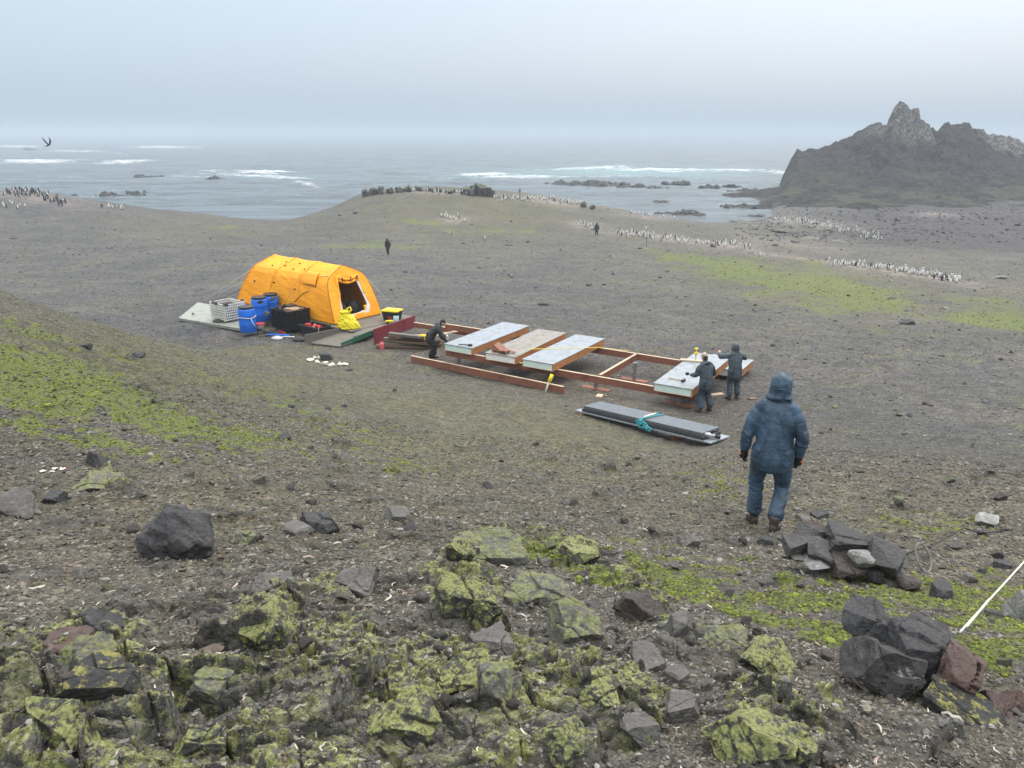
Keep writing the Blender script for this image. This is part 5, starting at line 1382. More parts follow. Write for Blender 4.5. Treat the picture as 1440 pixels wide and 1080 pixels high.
# ------------------------------------------------------------------ rocks
_ico = {}
def ico(n):
    if n not in _ico:
        b = bmesh.new(); bmesh.ops.create_icosphere(b, subdivisions=n, radius=1.0)
        V = np.array([v.co[:] for v in b.verts]); F = np.array([[v.index for v in f.verts] for f in b.faces]); b.free()
        _ico[n] = (V, F)
    return _ico[n]
def rock_geo(seed, dims, sub=4, cuts=16, rough=.05, dmin=.42, dmax=.82, block=False, crack=0):
    rg = np.random.default_rng(seed); V, F = ico(sub); V = V.copy()
    V *= (1 + .18 * noise3(V + seed, 1.1, seed))[:, None]
    ax6 = np.array([(1, 0, 0), (-1, 0, 0), (0, 1, 0), (0, -1, 0), (0, 0, 1), (0, 0, -1)], float)
    for i in range(cuts):
        n_ = rg.normal(size=3); n_ /= np.linalg.norm(n_)
        d = rg.uniform(dmin, dmax)
        if block:
            if i < 6:
                n_ = ax6[i] + .30 * rg.normal(size=3); d = rg.uniform(.48, .66)
            else: d = rg.uniform(.66, .92)
            n_ /= np.linalg.norm(n_)
        pr = V @ n_
        V -= np.outer(np.clip(pr - d, 0, None), n_) * .97
    V /= np.abs(V).max(0)
    if crack:
        sd3 = rg.uniform(-1, 1, (crack, 3)) * np.array([1, 1, .8])
        q3 = V + .12 * np.stack([noise3(V, .5, seed + 21), noise3(V + 3, .5, seed + 22), noise3(V + 7, .5, seed + 23)], -1)
        dd = np.sort(np.linalg.norm(q3[:, None] - sd3[None], axis=2), axis=1); id3 = np.argmin(np.linalg.norm(q3[:, None] - sd3[None], axis=2), axis=1)
        nn = V / (np.linalg.norm(V, axis=1)[:, None] + 1e-9)
        ed_ = dd[:, 1] - dd[:, 0]
        V = V + nn * (rg.uniform(-.13, .06, crack)[id3] * sstep(0, .05, ed_) - .13 * (1 - sstep(0, .07, ed_)))[:, None]
    V *= np.array(dims) / 2
    s = float(np.mean(dims))
    if rough:
        nn = V / (np.linalg.norm(V, axis=1)[:, None] + 1e-9)
        V += nn * ((noise3(V, s * .28, seed + 3) * .6 + noise3(V, s * .10, seed + 5) * .4 + np.minimum(noise3(V, s * .16, seed + 8), 0) * .5) * rough * s)[:, None]
    return V, F
def rockmat(name, c0, c1, lichen=0.0, lc=((.09, .11, .03), (.26, .28, .12)), sc=5.0, wet=.5, spots=0.0, zl=.15):
    m = N(name); O = m.obj()
    c = m.ramp(m.noise(O, sc, 6, .68), [(.3, c0), (.7, c1)])
    c = m.mix(m.math('MULTIPLY', m.rng(m.noise(O, sc * 6, 3, .7), .55, .7), .5), c, tuple(min(1, x * 1.6) for x in c1))
    if lichen:
        f = m.math('ADD', m.noise(O, sc * 1.7, 6, .74), m.math('MULTIPLY', m.nz(), zl))
        f = m.rng(f, .66 - lichen * .22, .74 - lichen * .22)
        c = m.mix(f, c, m.ramp(m.noise(O, sc * 7, 4, .7), [(.3, lc[0]), (.7, lc[1])]))
    if spots:
        c = m.mix(m.rng(m.noise(O, sc * 9, 2, .5), .70 - spots * .06, .74 - spots * .06), c, (.55, .53, .48))
    h = m.math('ADD', m.noise(O, sc * 3.2, 6, .72), m.math('MULTIPLY', m.vor(O, sc * 5)['Distance'], .35))
    return m.fin(c, m.rng(m.noise(O, sc * 2, 3), .35, .65, .55, .9), m.bump(h, .85, .035), wet)
R_BAS = rockmat("dark_basalt", (.022, .022, .024), (.075, .075, .077), sc=7)
R_BAS2 = rockmat("dark_basalt_lichened", (.020, .021, .021), (.055, .057, .052), .14, ((.14, .14, .04), (.36, .33, .10)), sc=11)
R_GREY = rockmat("grey_rock", (.070, .067, .062), (.165, .158, .146), sc=6)
R_GREYL = rockmat("grey_rock_lichened", (.07, .07, .06), (.16, .155, .135), .42, ((.10, .11, .04), (.24, .26, .12)), sc=8)
R_BRN = rockmat("brown_rock", (.034, .028, .026), (.080, .064, .056), sc=6)
R_DGREY = rockmat("dark_grey_rock", (.038, .037, .037), (.090, .088, .086), sc=6)
R_RED = rockmat("red_brown_rock", (.060, .038, .034), (.125, .082, .070), sc=5)
R_LICH = rockmat("lichen_covered_rock", (.026, .026, .024), (.10, .098, .086), .66, ((.115, .125, .035), (.36, .385, .15)), sc=13, zl=.12)
R_PALE = rockmat("pale_crusted_rock", (.10, .10, .10), (.40, .40, .38), sc=9)
R_WHITE = rockmat("guano_stained_basalt", (.024, .024, .025), (.065, .064, .062), .50, ((.20, .19, .18), (.62, .60, .56)), sc=4, zl=-.2)
DEP = lambda P_: P_.y * CP - (P_.z - CAMZ) * SP
def put_rock(name, P_, dims, seed, mt, rot, label, group=None, sub=4, cuts=16, rough=.05, cat="rock", flat=True, **kw):
    V, F = rock_geo(seed, dims, sub, cuts, rough, **kw)
    o = link_mesh(name, np_mesh(name, V, F, [mt], not flat))
    o.location = P_; o.rotation_euler = rot
    return tag(o, label, cat, group)
# two cairns: stones given by their place in the pile (x right, y deeper, z up, metres)
def cairn(base, sc, ox, oy, L, group, zoomc):
    dv_ = Vector((base.x, base.y, 0)).normalized(); rt_ = Vector((dv_.y, -dv_.x, 0))
    for (zx, zy, w_, h_, dy, dd, mt, rot, sd_, lb) in L:
        x_ = (zx - zoomc[0]) / sc; z_ = (zoomc[1] - zy) / sc
        P_ = base + rt_ * x_ + dv_ * dy + Vector((0, 0, z_ * 1.0 - dy * .55 - (.05 if sc == sc1 else .025)))
        put_rock("cairn_stone", P_, (w_ / sc * (1.2 if sc == sc1 else 1.1), dd * 1.15, h_ / sc * (1.22 if sc == sc1 else 1.05)), sd_ + 40, mt, (rot[0] * .8, rot[1] * .8, rot[2] - math.atan2(base.x, base.y)), lb, group, 5, 15, .035, "stone", block=True, crack=4 if w_ > 200 else 0)
b1_ = hit(1190, 800)
sc1 = FPX / DEP(b1_) * 4
cairn(b1_, sc1, 0, 0, [
 (165, 290, 135, 130, .02, .22, R_DGREY, (.1, .3, .2), 1, "grey angular stone at the far left foot of the farther cairn"),
 (195, 218, 180, 115, .14, .26, R_BAS, (.2, -.2, .1), 2, "dark stone at the upper left of the farther cairn"),
 (255, 168, 125, 80, .22, .2, R_BRN, (.1, .2, .4), 3, "brownish slab on top of the farther cairn, left of its tallest stone"),
 (405, 200, 215, 165, .16, .30, R_BAS, (.15, .1, .3), 4, "tallest dark boulder on top of the farther cairn"),
 (300, 298, 150, 95, .0, .22, R_DGREY, (.3, .3, .1), 5, "grey stone low in the middle left of the farther cairn"),
 (440, 345, 270, 125, -.04, .28, R_BRN, (.0, .05, .1), 6, "wide brown-black stone at the front foot of the farther cairn"),
 (575, 200, 190, 135, .20, .28, R_BAS, (.1, .4, .2), 7, "dark stone at the upper right of the farther cairn"),
 (620, 262, 200, 165, .06, .28, R_BAS, (.2, .5, .1), 8, "dark sloping block on the right side of the farther cairn"),
 (512, 275, 120, 95, -.03, .16, R_PALE, (.4, .6, .3), 9, "pale grey wedge stone in the middle of the farther cairn"),
 (590, 362, 85, 80, -.05, .14, R_BAS, (.2, .1, .5), 10, "small black stone at the right front of the farther cairn"),
 (755, 362, 110, 65, -.02, .16, R_BRN, (.1, .1, .2), 11, "reddish stone beside the hose ring at the right end of the farther cairn"),
 (670, 352, 110, 55, .04, .16, R_GREY, (.1, .2, .6), 12, "grey stone between the farther cairn and the reddish stone"),
 (690, 300, 90, 60, .16, .14, R_GREY, (.1, .3, .1), 15, "small grey stone behind the right side of the farther cairn"),
 (285, 366, 130, 40, -.10, .16, R_PALE, (.05, .05, .1), 13, "pale flat stone lying before the farther cairn"),
 (182, 356, 85, 30, -.08, .14, R_GREY, (.05, .05, .4), 14, "thin grey flat stone at the left front of the farther cairn")],
 "stones of the farther cairn", (440, 400))
b2_ = hit(1285, 985)
sc2 = FPX / DEP(b2_) * 3.6
cairn(b2_, sc2, 0, 0, [
 (632, 275, 280, 200, .22, .24, R_BAS, (.2, .35, .2), 21, "dark grey stone at the top left of the nearer cairn"),
 (755, 490, 350, 330, .04, .28, R_WHITE, (.1, .25, .4), 22, "big dark stone with white streaks at the lower left of the nearer cairn"),
 (865, 365, 350, 260, .16, .28, R_BAS, (.2, .5, .1), 23, "broad dark stone across the middle of the nearer cairn"),
 (925, 248, 235, 95, .30, .2, R_BAS, (.05, .1, .2), 24, "dark stone at the back top of the nearer cairn"),
 (1088, 410, 220, 300, .12, .22, R_RED, (.15, .12, .15), 25, "upright red-brown stone on the right of the nearer cairn, where the white rope starts"),
 (1095, 595, 375, 200, -.04, .22, R_BAS2, (.1, .5, .1), 26, "dark stone spotted with yellow lichen at the front of the nearer cairn"),
 (1290, 565, 265, 210, .10, .2, R_RED, (.5, .5, .3), 27, "flat reddish slab leaning at the right end of the nearer cairn"),
 (845, 685, 120, 65, -.06, .1, R_BAS, (.1, .2, .1), 28, "small dark stone on the ground before the nearer cairn"),
 (1400, 695, 110, 45, .0, .1, R_RED, (.1, .1, .3), 29, "small reddish stone right of the nearer cairn"),
 (985, 500, 150, 190, .14, .2, R_BAS, (.1, .3, .2), 30, "dark stone wedged in the middle of the nearer cairn"),
 (480, 535, 55, 45, -.02, .05, R_BRN, (.1, .2, .3), 31, "small brown stone left of the nearer cairn's white-streaked stone")],
 "stones of the nearer cairn", (910, 665))
# boulders and rocks one can point to: (u, v of the foot, width px, height px, material, tilt, label)
ROCKS = [
 (243, 790, 103, 76, R_BAS, (.1, .2, .3), "big rounded dark boulder on the brown slope at the left"),
 (446, 752, 62, 34, R_BAS, (.2, .3, .5), "black wedge-shaped rock right of the big rounded boulder"),
 (416, 752, 34, 16, R_GREY, (.1, .1, .9), "pale grey stone against the black wedge-shaped rock"),
 (342, 766, 36, 28, R_GREYL, (.1, .1, .2), "small greenish grey rock just right of the big boulder"),
 (133, 658, 40, 30, R_BAS, (.3, .2, .1), "dark jagged rock at the lower edge of the left moss slope"),
 (18, 728, 52, 42, R_GREY, (.2, .3, .2), "grey rock at the left picture edge above the brown soil"),
 (72, 708, 30, 20, R_BAS, (.1, .5, .3), "small black rock right of the grey rock at the left edge"),
 (45, 725, 20, 12, R_GREY, (.1, .1, .7), "small flat grey stone beside the left edge rock"),
 (130, 692, 62, 26, R_GREYL, (.1, .2, .1), "broad flat grey-green rock below the moss slope"),
 (688, 795, 82, 54, R_GREYL, (.2, .2, .3), "green-topped angular rock at the top of the central outcrop"),
 (648, 786, 40, 40, R_LICH, (.4, .4, .2), "mossy slab standing left of the green-topped rock"),
 (757, 856, 92, 46, R_GREYL, (.1, .15, .1), "flat grey slab with lichen right of the cracked lichen knob"),
 (640, 868, 66, 76, R_LICH, (.2, .2, .1), "tall lichen-covered block left of the cracked outcrop knob"),
 (690, 890, 60, 76, R_LICH, (.3, .3, .5), "lichen-covered block at the right of the cracked outcrop knob"),
 (690, 920, 66, 34, R_GREY, (.1, .2, .4), "bare grey rock below the cracked outcrop knob"),
 (805, 795, 48, 60, R_LICH, (.6, .5, .4), "thin leaning lichen slab with pale tip above the flat grey slab"),
 (905, 878, 66, 40, R_BRN, (.3, .6, .4), "brown ribbed rock below the bright moss at centre right"),
 (960, 895, 40, 34, R_GREY, (.3, .5, .2), "grey rock on the rib under the bright moss"),
 (1018, 915, 60, 46, R_GREYL, (.5, .4, .2), "pale greenish pointed rock at the end of the rib"),
 (915, 945, 50, 30, R_GREY, (.1, .1, .2), "grey rock in the soil gully right of the outcrop"),
 (955, 960, 34, 22, R_GREY, (.1, .1, .5), "smaller grey rock in the soil gully, right of the first"),
 (815, 905, 70, 50, R_GREYL, (.3, .4, .3), "sloping lichened rock in the gully below the flat slab"),
 (1090, 945, 84, 40, R_LICH, (.2, .3, .2), "lichen-topped rock left of the nearer cairn"),
 (1070, 1068, 110, 72, R_LICH, (.2, .2, .2), "lichen-covered block at the bottom edge, centre right"),
 (1118, 1072, 56, 50, R_LICH, (.3, .3, .6), "smaller lichen block beside the one at the bottom edge"),
 (365, 905, 66, 56, R_LICH, (.3, .2, .2), "rounded lichen-covered rock at the top of the left outcrop"),
 (60, 1045, 90, 80, R_LICH, (.3, .4, .2), "bright green lichen boulder at the bottom left"),
 (135, 985, 100, 60, R_BAS2, (.2, .3, .2), "dark hollowed rock above the bright green lichen boulder"),
 (90, 915, 60, 26, R_RED, (.2, .2, .2), "reddish slab lying among the grey rocks at the lower left"),
 (120, 935, 70, 40, R_GREYL, (.3, .3, .5), "pale green slab under the reddish one"),
 (140, 895, 60, 40, R_BAS, (.3, .3, .1), "dark rock with pale veins at the top of the left outcrop"),
 (270, 1075, 70, 70, R_LICH, (.2, .3, .3), "tall pale lichen block at the bottom edge, left of centre"),
 (290, 985, 50, 48, R_GREYL, (.1, .2, .2), "squarish lichened block in the middle of the left outcrop"),
 (560, 1040, 90, 80, R_LICH, (.3, .3, .2), "big cracked lichen block at the bottom, near the middle"),
 (640, 975, 80, 60, R_LICH, (.2, .2, .3), "bright green lichen rock in the middle of the outcrop"),
 (700, 985, 50, 50, R_GREYL, (.2, .4, .2), "grey-green rock right of the bright green one"),
 (800, 1065, 66, 50, R_LICH, (.2, .2, .3), "round yellow-green lichen rock at the bottom edge"),
 (850, 1000, 60, 40, R_LICH, (.3, .5, .4), "narrow lichen rib at the right end of the outcrop"),
 (900, 1040, 60, 30, R_GREY, (.2, .4, .4), "dark grey rib below the narrow lichen rib"),
 (960, 1010, 66, 30, R_GREY, (.1, .2, .2), "grey slab half sunk in the soil right of the outcrop"),
 (380, 830, 60, 22, R_GREY, (.2, .3, .2), "long pale slab above the left outcrop"),
 (500, 830, 70, 30, R_GREY, (.3, .2, .2), "dark grey broken ledge left of the cracked knob"),
 (1440, 880, 46, 66, R_PALE, (.2, .2, .3), "pale crusted boulder at the right picture edge"),
 (1155, 730, 26, 14, R_BAS, (.1, .3, .2), "small dark slab behind the farther cairn"),
 (1130, 735, 22, 14, R_GREY, (.1, .2, .6), "small grey stone behind the farther cairn, left of the dark slab"),
 (970, 770, 30, 20, R_GREY, (.1, .2, .2), "grey half-sunk stone left of the walking man"),
 (1078, 768, 22, 12, R_BAS, (.1, .1, .2), "small dark stone below the walking man's feet"),
 (1395, 738, 40, 12, R_PALE, (.1, .1, .9), "pale flat stone above the dark wire at the right"),
 (1415, 800, 26, 14, R_BAS, (.1, .1, .3), "small dark stone in the moss right of the farther cairn"),
 (1365, 818, 22, 12, R_GREY, (.1, .1, .3), "light stone in the moss below the wire"),
 (1330, 845, 40, 22, R_BAS, (.1, .2, .3), "dark stone half sunk in the right-hand moss"),
 (560, 735, 34, 20, R_GREY, (.1, .2, .3), "grey stone on the bare slope in the middle"),
 (400, 620, 18, 10, R_BAS, (.1, .1, .1), "small dark stone on the slope under the barrels"),
 (120, 490, 14, 9, R_BAS, (.1, .1, .3), "small black stone in the upper moss slope"),
 (193, 503, 16, 9, R_BAS, (.1, .1, .3), "small black stone near the top right of the moss slope"),
 (1003, 348, 10, 6, R_BAS, (0, 0, 0), "black stone among the far penguins"),
 (1278, 457, 18, 9, R_BAS, (.1, 0, .1), "dark flat stone at the lower edge of the far moss field"),
 (1255, 421, 14, 4, R_GREY, (0, 0, .2), "grey flat stone on the far moss field"),
 (1330, 435, 12, 4, R_PALE, (0, 0, .2), "pale flat stone on the far moss field"),
 (765, 430, 16, 6, R_BAS, (0, 0, .1), "low dark stone on the shingle behind the panels"),
 (828, 403, 12, 5, R_BAS, (0, 0, .1), "dark stone on the shingle above the panels"),
 (1410, 393, 22, 6, R_GREY, (0, 0, .1), "long grey stone on the far right shingle"),
]
RNGR = random.Random(5)
for i, (u, v, w_, h_, mt, rot, lb) in enumerate(ROCKS):
    P_ = hit(u, v - h_ * .1); s_ = DEP(P_) / FPX
    lich = mt in (R_LICH, R_GREYL)
    dims = (w_ * s_ * (1.3 if lich else 1.08), w_ * s_ * RNGR.uniform(.8, 1.1) * (1.2 if lich else 1), h_ * s_ * (1.3 if i == 0 else 1.3))
    kw = dict(dmin=.80, dmax=.97) if i == 0 else (dict(block=True, crack=RNGR.choice((5, 7, 9))) if lich or w_ > 55 else dict(block=True))
    put_rock("boulder" if w_ > 100 and i == 0 else "rock", P_ + Vector((0, dims[1] * .25, h_ * s_ * (.20 if i == 0 else (-.04 if lich else .08)))), dims, 100 + i, mt, (rot[0], rot[1] * .6, rot[2] + (RNGR.uniform(-.5, .5) if lich else 0)), lb, None, 6 if w_ > 55 else (5 if w_ > 34 else 4), 14, .06 if lich else (.10 if i == 0 else .04), "rock", i != 0, **kw)
    if i == 0: bpy.context.view_layer.update()
# loose stones, single ones: three fields of look-alikes
protos = [np_mesh("loose_stone", *rock_geo(300 + i, (1, RNGR.uniform(.6, .95), RNGR.uniform(.38, .7)), 3, 13, .05), [[R_GREY, R_BAS, R_GREY, R_BRN, R_GREYL][i % 5]], False) for i in range(15)]
def scatter_stones(n, ub, vb, wpx, label, group, seed, avoid=None):
    rg = random.Random(seed); c_ = 0; tries = 0
    while c_ < n and tries < n * 8:
        tries += 1
        u, v = rg.uniform(*ub), rg.uniform(*vb)
        if avoid and avoid(u, v): continue
        P_ = hit(u, v); s_ = DEP(P_) / FPX
        w_ = rg.uniform(*wpx) ** 1.0
        o = link_mesh("loose_stone", rg.choice(protos), None, P_ + Vector((0, 0, w_ * s_ * .10)))
        o.scale = (w_ * s_,) * 3; o.rotation_euler = (rg.uniform(-.3, .3), rg.uniform(-.3, .3), rg.uniform(0, 6.28))
        tag(o, label, "stone", group); c_ += 1
camp = lambda u, v: (240 < u < 620 and 350 < v < 500) or (570 < u < 1070 and 440 < v < 640) or (1030 < u < 1150 and 520 < v < 760)
scatter_stones(110, (0, 1440), (650, 1000), (10, 26), "loose angular stone lying on the brown soil of the near slope", "loose stones on the near slope", 1, camp)
scatter_stones(70, (0, 1440), (520, 660), (5, 13), "loose stone lying on the middle slope between outcrop and building site", "loose stones on the middle slope", 2, camp)
scatter_stones(60, (560, 1440), (370, 620), (4, 9), "loose stone lying on the grey shingle around the building site", "loose stones on the shingle", 3, camp)

# ------------------------------------------------------------------ gravel and shell litter nobody could count
def chips(name, n, rlo, rhi, szf, mats, seed, geos, keep=None, lift=.15, th=41, flat=.8, moss=False):
    rg = np.random.default_rng(seed)
    r = np.exp(rg.uniform(math.log(rlo), math.log(rhi), n)); t = rg.uniform(R(-th), R(th), n)
    x, y = r * np.sin(t), r * np.cos(t)
    i = np.clip(np.searchsorted(rs, r) - 1, 0, NR - 2); j = np.clip(np.searchsorted(ths, t) - 1, 0, NT - 2)
    fr = (r - rs[i]) / (rs[i + 1] - rs[i]); ft = (t - ths[j]) / (ths[j + 1] - ths[j])
    def look(A): A = A.reshape(NR, NT); return (A[i, j] * (1 - ft) + A[i, j + 1] * ft) * (1 - fr) + (A[i + 1, j] * (1 - ft) + A[i + 1, j + 1] * ft) * fr
    z = look(GZ); mo = look(m_moss); ro = look(m_rock)
    so = look(m_soil); ol = look(m_olive)
    k = (rg.random(n) > np.clip(mo * 1.6, 0, .96)) & (rg.random(n) > ro * .6)
    if moss: k = (rg.random(n) < sstep(.2, 1.0, mo) * (.35 + .65 * sstep(-.1, .2, fbm(x, y, .25, 3, .6, 880))))
    if name == 'gravel': k &= (rg.random(n) > .62 * np.clip(so + ol, 0, 1)) & (rg.random(n) < np.clip((rhi - r) / (.45 * rhi), 0, 1))
    if keep is not None: k &= keep(x, y, z, r, rg)
    x, y, z, r = x[k], y[k], z[k], r[k]; n = len(x)
    size = szf(r) * np.exp(rg.normal(0, .42, n))
    gi = rg.integers(0, len(geos), n); yaw = rg.uniform(0, 6.28, n); tilt = rg.normal(0, .35, n)
    Vs, Fs, Ms = [], [], []; off = 0
    for gk, (gv, gf) in enumerate(geos):
        sel = np.where(gi == gk)[0]
        if not len(sel): continue
        m = len(sel); sx_ = size[sel]
        p = gv[None] * sx_[:, None, None] * np.array([1, 1, flat])
        ct, st = np.cos(tilt[sel])[:, None], np.sin(tilt[sel])[:, None]
        py, pz = p[..., 1] * ct - p[..., 2] * st, p[..., 1] * st + p[..., 2] * ct
        cy_, sy_ = np.cos(yaw[sel])[:, None], np.sin(yaw[sel])[:, None]
        X = p[..., 0] * cy_ - py * sy_ + x[sel][:, None]; Y = p[..., 0] * sy_ + py * cy_ + y[sel][:, None]; Z = pz + z[sel][:, None] + sx_[:, None] * lift
        Vs.append(np.stack([X, Y, Z], -1).reshape(-1, 3))
        Fs.append((gf[None] + (np.arange(m) * len(gv))[:, None, None] + off).reshape(-1, 3))
        Ms.append(np.repeat(rg.integers(0, len(mats), m), len(gf)))
        off += m * len(gv)
    o = link_mesh(name, np_mesh(name, np.concatenate(Vs), np.concatenate(Fs), mats, False, np.concatenate(Ms)))
    return tag(o, kind="stuff")
def chipmat(name, col):
    m = N(name); P = m.pos()
    c = m.mix(1.0, (*col, 1), m.rng(m.noise(P, 30, 3, .7), .25, .75, .7, 1.3, False), 'MULTIPLY')
    return m.fin(c, .75, None, .4)
C_M = [chipmat("chip_grey", (.135, .130, .122)), chipmat("chip_dark", (.064, .063, .062)), chipmat("chip_mid", (.095, .090, .082)), chipmat("chip_light", (.22, .215, .20)), chipmat("chip_brown", (.095, .072, .055)), chipmat("chip_mid2", (.11, .107, .102))]
cg = [rock_geo(500 + i, (1, .75, .55), 1, 9, 0.0, .5, .85) for i in range(14)]
B_M = [chipmat("crumb_a", (.078, .066, .050)), chipmat("crumb_b", (.055, .046, .034)), chipmat("crumb_c", (.12, .108, .082)), chipmat("crumb_d", (.17, .155, .125)), chipmat("crumb_e", (.075, .070, .064))]
chips("gravel", 40000, 1.5, 14, lambda r: .012 * (r / 2) ** .55, C_M, 21, cg)
chips("soil_crumbs", 110000, 1.4, 15, lambda r: .0085 * (r / 2) ** .7, B_M, 27, cg)
chips("gravel", 80000, 9, 60, lambda r: .017 * (r / 9) ** .72, C_M, 22, cg)
chips("gravel", 30000, 40, 165, lambda r: .052 * (r / 40) ** .8, C_M, 24, cg, lambda x, y, z, r, rg: (z > .6) & (rg.random(len(x)) < np.clip((r - 35) / 30, 0, 1)))
T_M = [chipmat("moss_a", (.112, .148, .012)), chipmat("moss_b", (.066, .086, .011)), chipmat("moss_c", (.165, .205, .018)), chipmat("moss_d", (.040, .040, .014)), chipmat("moss_e", (.060, .050, .024))]
chips("moss_tufts", 380000, 1.8, 25, lambda r: .0074 * (r / 2) ** .62, T_M, 31, [rock_geo(540 + i, (1, .85, .75), 1, 3, .12, .7, .95) for i in range(6)], None, .10, 41, .8, True)
chips("moss_tufts", 90000, 26, 95, lambda r: .045 * (r / 30) ** .7, T_M, 33, [rock_geo(560 + i, (1, .85, .6), 1, 3, .12, .7, .95) for i in range(4)], None, .05, 41, .7, True)
def shore(x, y, z, r, rg):
    u, v, d = proj(x, y, z)
    return (z > -.2) & (rg.random(len(x)) < np.clip((u - 1020) / 110, 0, 1)) & (v < 345 - 14 * rg.random(len(x))) & (rg.random(len(x)) < .25 + .75 * (fbm(x, y, 12, 3, .6, 890) > 0.02))
chips("shore_rubble", 26000, 105, 215, lambda r: .34 + 0 * r, [C_M[1], C_M[2], chipmat("rubble_dark", (.034, .031, .031)), chipmat("rubble_brown", (.06, .052, .047))], 35, cg, shore, .1, 41, .7)
# pale limpet shells and bone slivers on the soil near the camera
def sliver(seed):
    rg = np.random.default_rng(seed); n_ = 5; V = []
    for i in range(n_):
        a = (i / (n_ - 1) - .5); cx = a; cy = .35 * (1 - 4 * a * a) * rg.uniform(.3, 1); w_ = .09 * (1 - 2.6 * a * a)
        V += [(cx, cy - w_, .02), (cx, cy + w_, .02), (cx, cy, .13)]
    F = []
    for i in range(n_ - 1):
        b = i * 3
        for q_ in ((0, 1), (1, 2), (2, 0)): F += [(b + q_[0], b + q_[1], b + 3 + q_[1]), (b + q_[0], b + 3 + q_[1], b + 3 + q_[0])]
    return np.array(V), np.array(F)
S_M = [chipmat("shell_white", (.62, .58, .49)), chipmat("shell_grey", (.36, .33, .28)), chipmat("shell_pink", (.45, .36, .30))]
def keep_soil(x, y, z, r, rg):
    u, v, d = proj(x, y, z)
    dens = .25 + .9 * np.clip(fbm(x, y, .7, 3, .6, 800) + .25, 0, 1)
    return (rg.random(len(x)) < dens) & (u < 1500)
chips("shell_litter", 5500, 1.4, 6.5, lambda r: .017 * (r / 2) ** .5, S_M, 23, [sliver(i) for i in range(8)], keep_soil, .12, 41, 1.0)

# ------------------------------------------------------------------ bleached bones and the dark stone before the camp
bb = hit(463, 514)
for i, (u, v, w_, h_, sd_) in enumerate(((437, 508, 13, 5, 1), (447, 511, 12, 6, 2), (457, 514, 12, 7, 3), (467, 515, 13, 7, 4), (477, 515, 12, 6, 5), (486, 515, 11, 5, 6), (452, 505, 11, 5, 7), (443, 505, 10, 4, 8))):
    P_ = hit(u, v); s_ = DEP(P_) / FPX
    put_rock("whale_bone", P_ + Vector((0, 0, .06)), (w_ * s_, w_ * s_ * .6, h_ * s_), 600 + sd_, M_BONE, (.2, .1, sd_), "bleached white bone in the row on the soil before the camp", "bleached bones before the camp", 3, 6, .16, "bone", False)
P_ = hit(460, 506); put_rock("rock", P_ + Vector((0, 0, .12)), (.55, .4, .36), 611, R_BAS, (.1, .1, .3), "dark rounded stone lying among the bleached bones")
P_ = hit(77, 663)
for i in range(7):
    q_ = P_ + Vector((RNGR.uniform(-.11, .11), RNGR.uniform(-.12, .12), 0)); q_.z = gz(q_.x, q_.y) + .015
    put_rock("bone_fragment", q_, (.065, .04, .03), 620 + i, [M_BONE, M_BONE, M_PINK][i % 3] if i != 5 else M_BONE, (.2, .2, i), "white or pinkish bone scrap in the little heap on the left slope", "bone scraps on the left slope", 2, 6, .1, "bone", False)
# stones weighing things down in the camp
for i, (u, v, z, s_, lb) in enumerate(((303, 426, 10.06, .34, "dark stone on the left of the white crate's top"), (318, 428, 10.05, .30, "dark stone on the middle of the white crate's top"), (340, 422, 10.05, .22, "small dark stone at the back of the white crate's top"), (366, 424, 10.42, .30, "dark stone on the lid of the middle blue barrel"), (384, 420, 10.42, .32, "dark stone on the lid of the rear blue barrel"), (422, 435, 10.12, .22, "grey stone on the right corner of the black pallet box"), (394, 434, 10.14, .26, "dark stone on the left of the cardboard lid"), (375, 441, 10.12, .30, "grey bundle-like stone on the left end of the black pallet box"), (271, 441, 9.30, .16, "small dark stone on the pale plywood deck"))):
    put_rock("weight_stone", at_z(u, v, z), (s_, s_ * .8, s_ * .62), 640 + i, R_BAS, (.1, .1, i), lb, None, 3, 12, .05, "stone")

# ------------------------------------------------------------------ ropes, wire, hose ring
def rope(name, pts_, r_, mt, label, cat="rope"):
    c_ = pts_[0].copy(); k = MB(); k.tube([p - c_ for p in pts_], r_, 7)
    o = k.build(name, mt); o.location = c_; return tag(o, label, cat)
ra_ = at_y(1358, 880, b2_.y + .14); rb_ = at_y(1452, 777, 3.6)
rend = Vector((4.4, 5.6, 0)); rend = rb_ + (rb_ - ra_) * 1.6
rope("guy_line", [ra_ - (rb_ - ra_) * .06, ra_, rb_, rend], .0038, M_ROPE, "taut white rope running from the nearer cairn up to the right")
rope("guy_line", [ra_ + Vector((.004, 0, -.004)), ra_ + (rb_ - ra_) * .28 + Vector((0, 0, .004)), ra_ + (rb_ - ra_) * .3], .0048, M_ROPE, "doubled end of the white rope, knotted back along it")
w0 = at_y(1262, 782, hit(1262, 800).y - .1); w1 = hit(1352, 757) + Vector((0, 0, .12)); w2 = at_y(1380, 750, w1.y + .12); w3 = at_y(1412, 746, w1.y + .3); w4 = at_y(1450, 741, w1.y + .5)
e = empty("antenna_wire", (0, 0, 0), "thin dark wire with black insulators above the ground at the right", "wire")
k = MB(); k.tube([w0, (w0 + w1) / 2 - Vector((0, 0, .05)), w1, w2, w3, w4, w4 + (w4 - w3) * 3], .006, 6); k.build("wire_strand", M_DARK, e)
for q_ in (w2, w3, at_y(1436, 743, w1.y + .42)):
    k = MB(); k.tube([q_ + Vector((-.04, 0, -.005)), q_ + Vector((0, 0, .012)), q_ + Vector((.045, 0, .0))], [.014, .026, .014], 8); k.tube([q_ + Vector((.0, 0, .0)), q_ + Vector((.02, .02, .045))], .008, 6); k.build("insulator", M_BLACK, e)
hr = hit(1297, 802)
s_ = DEP(hr) / FPX
k = MB(); rr_ = 17 * s_
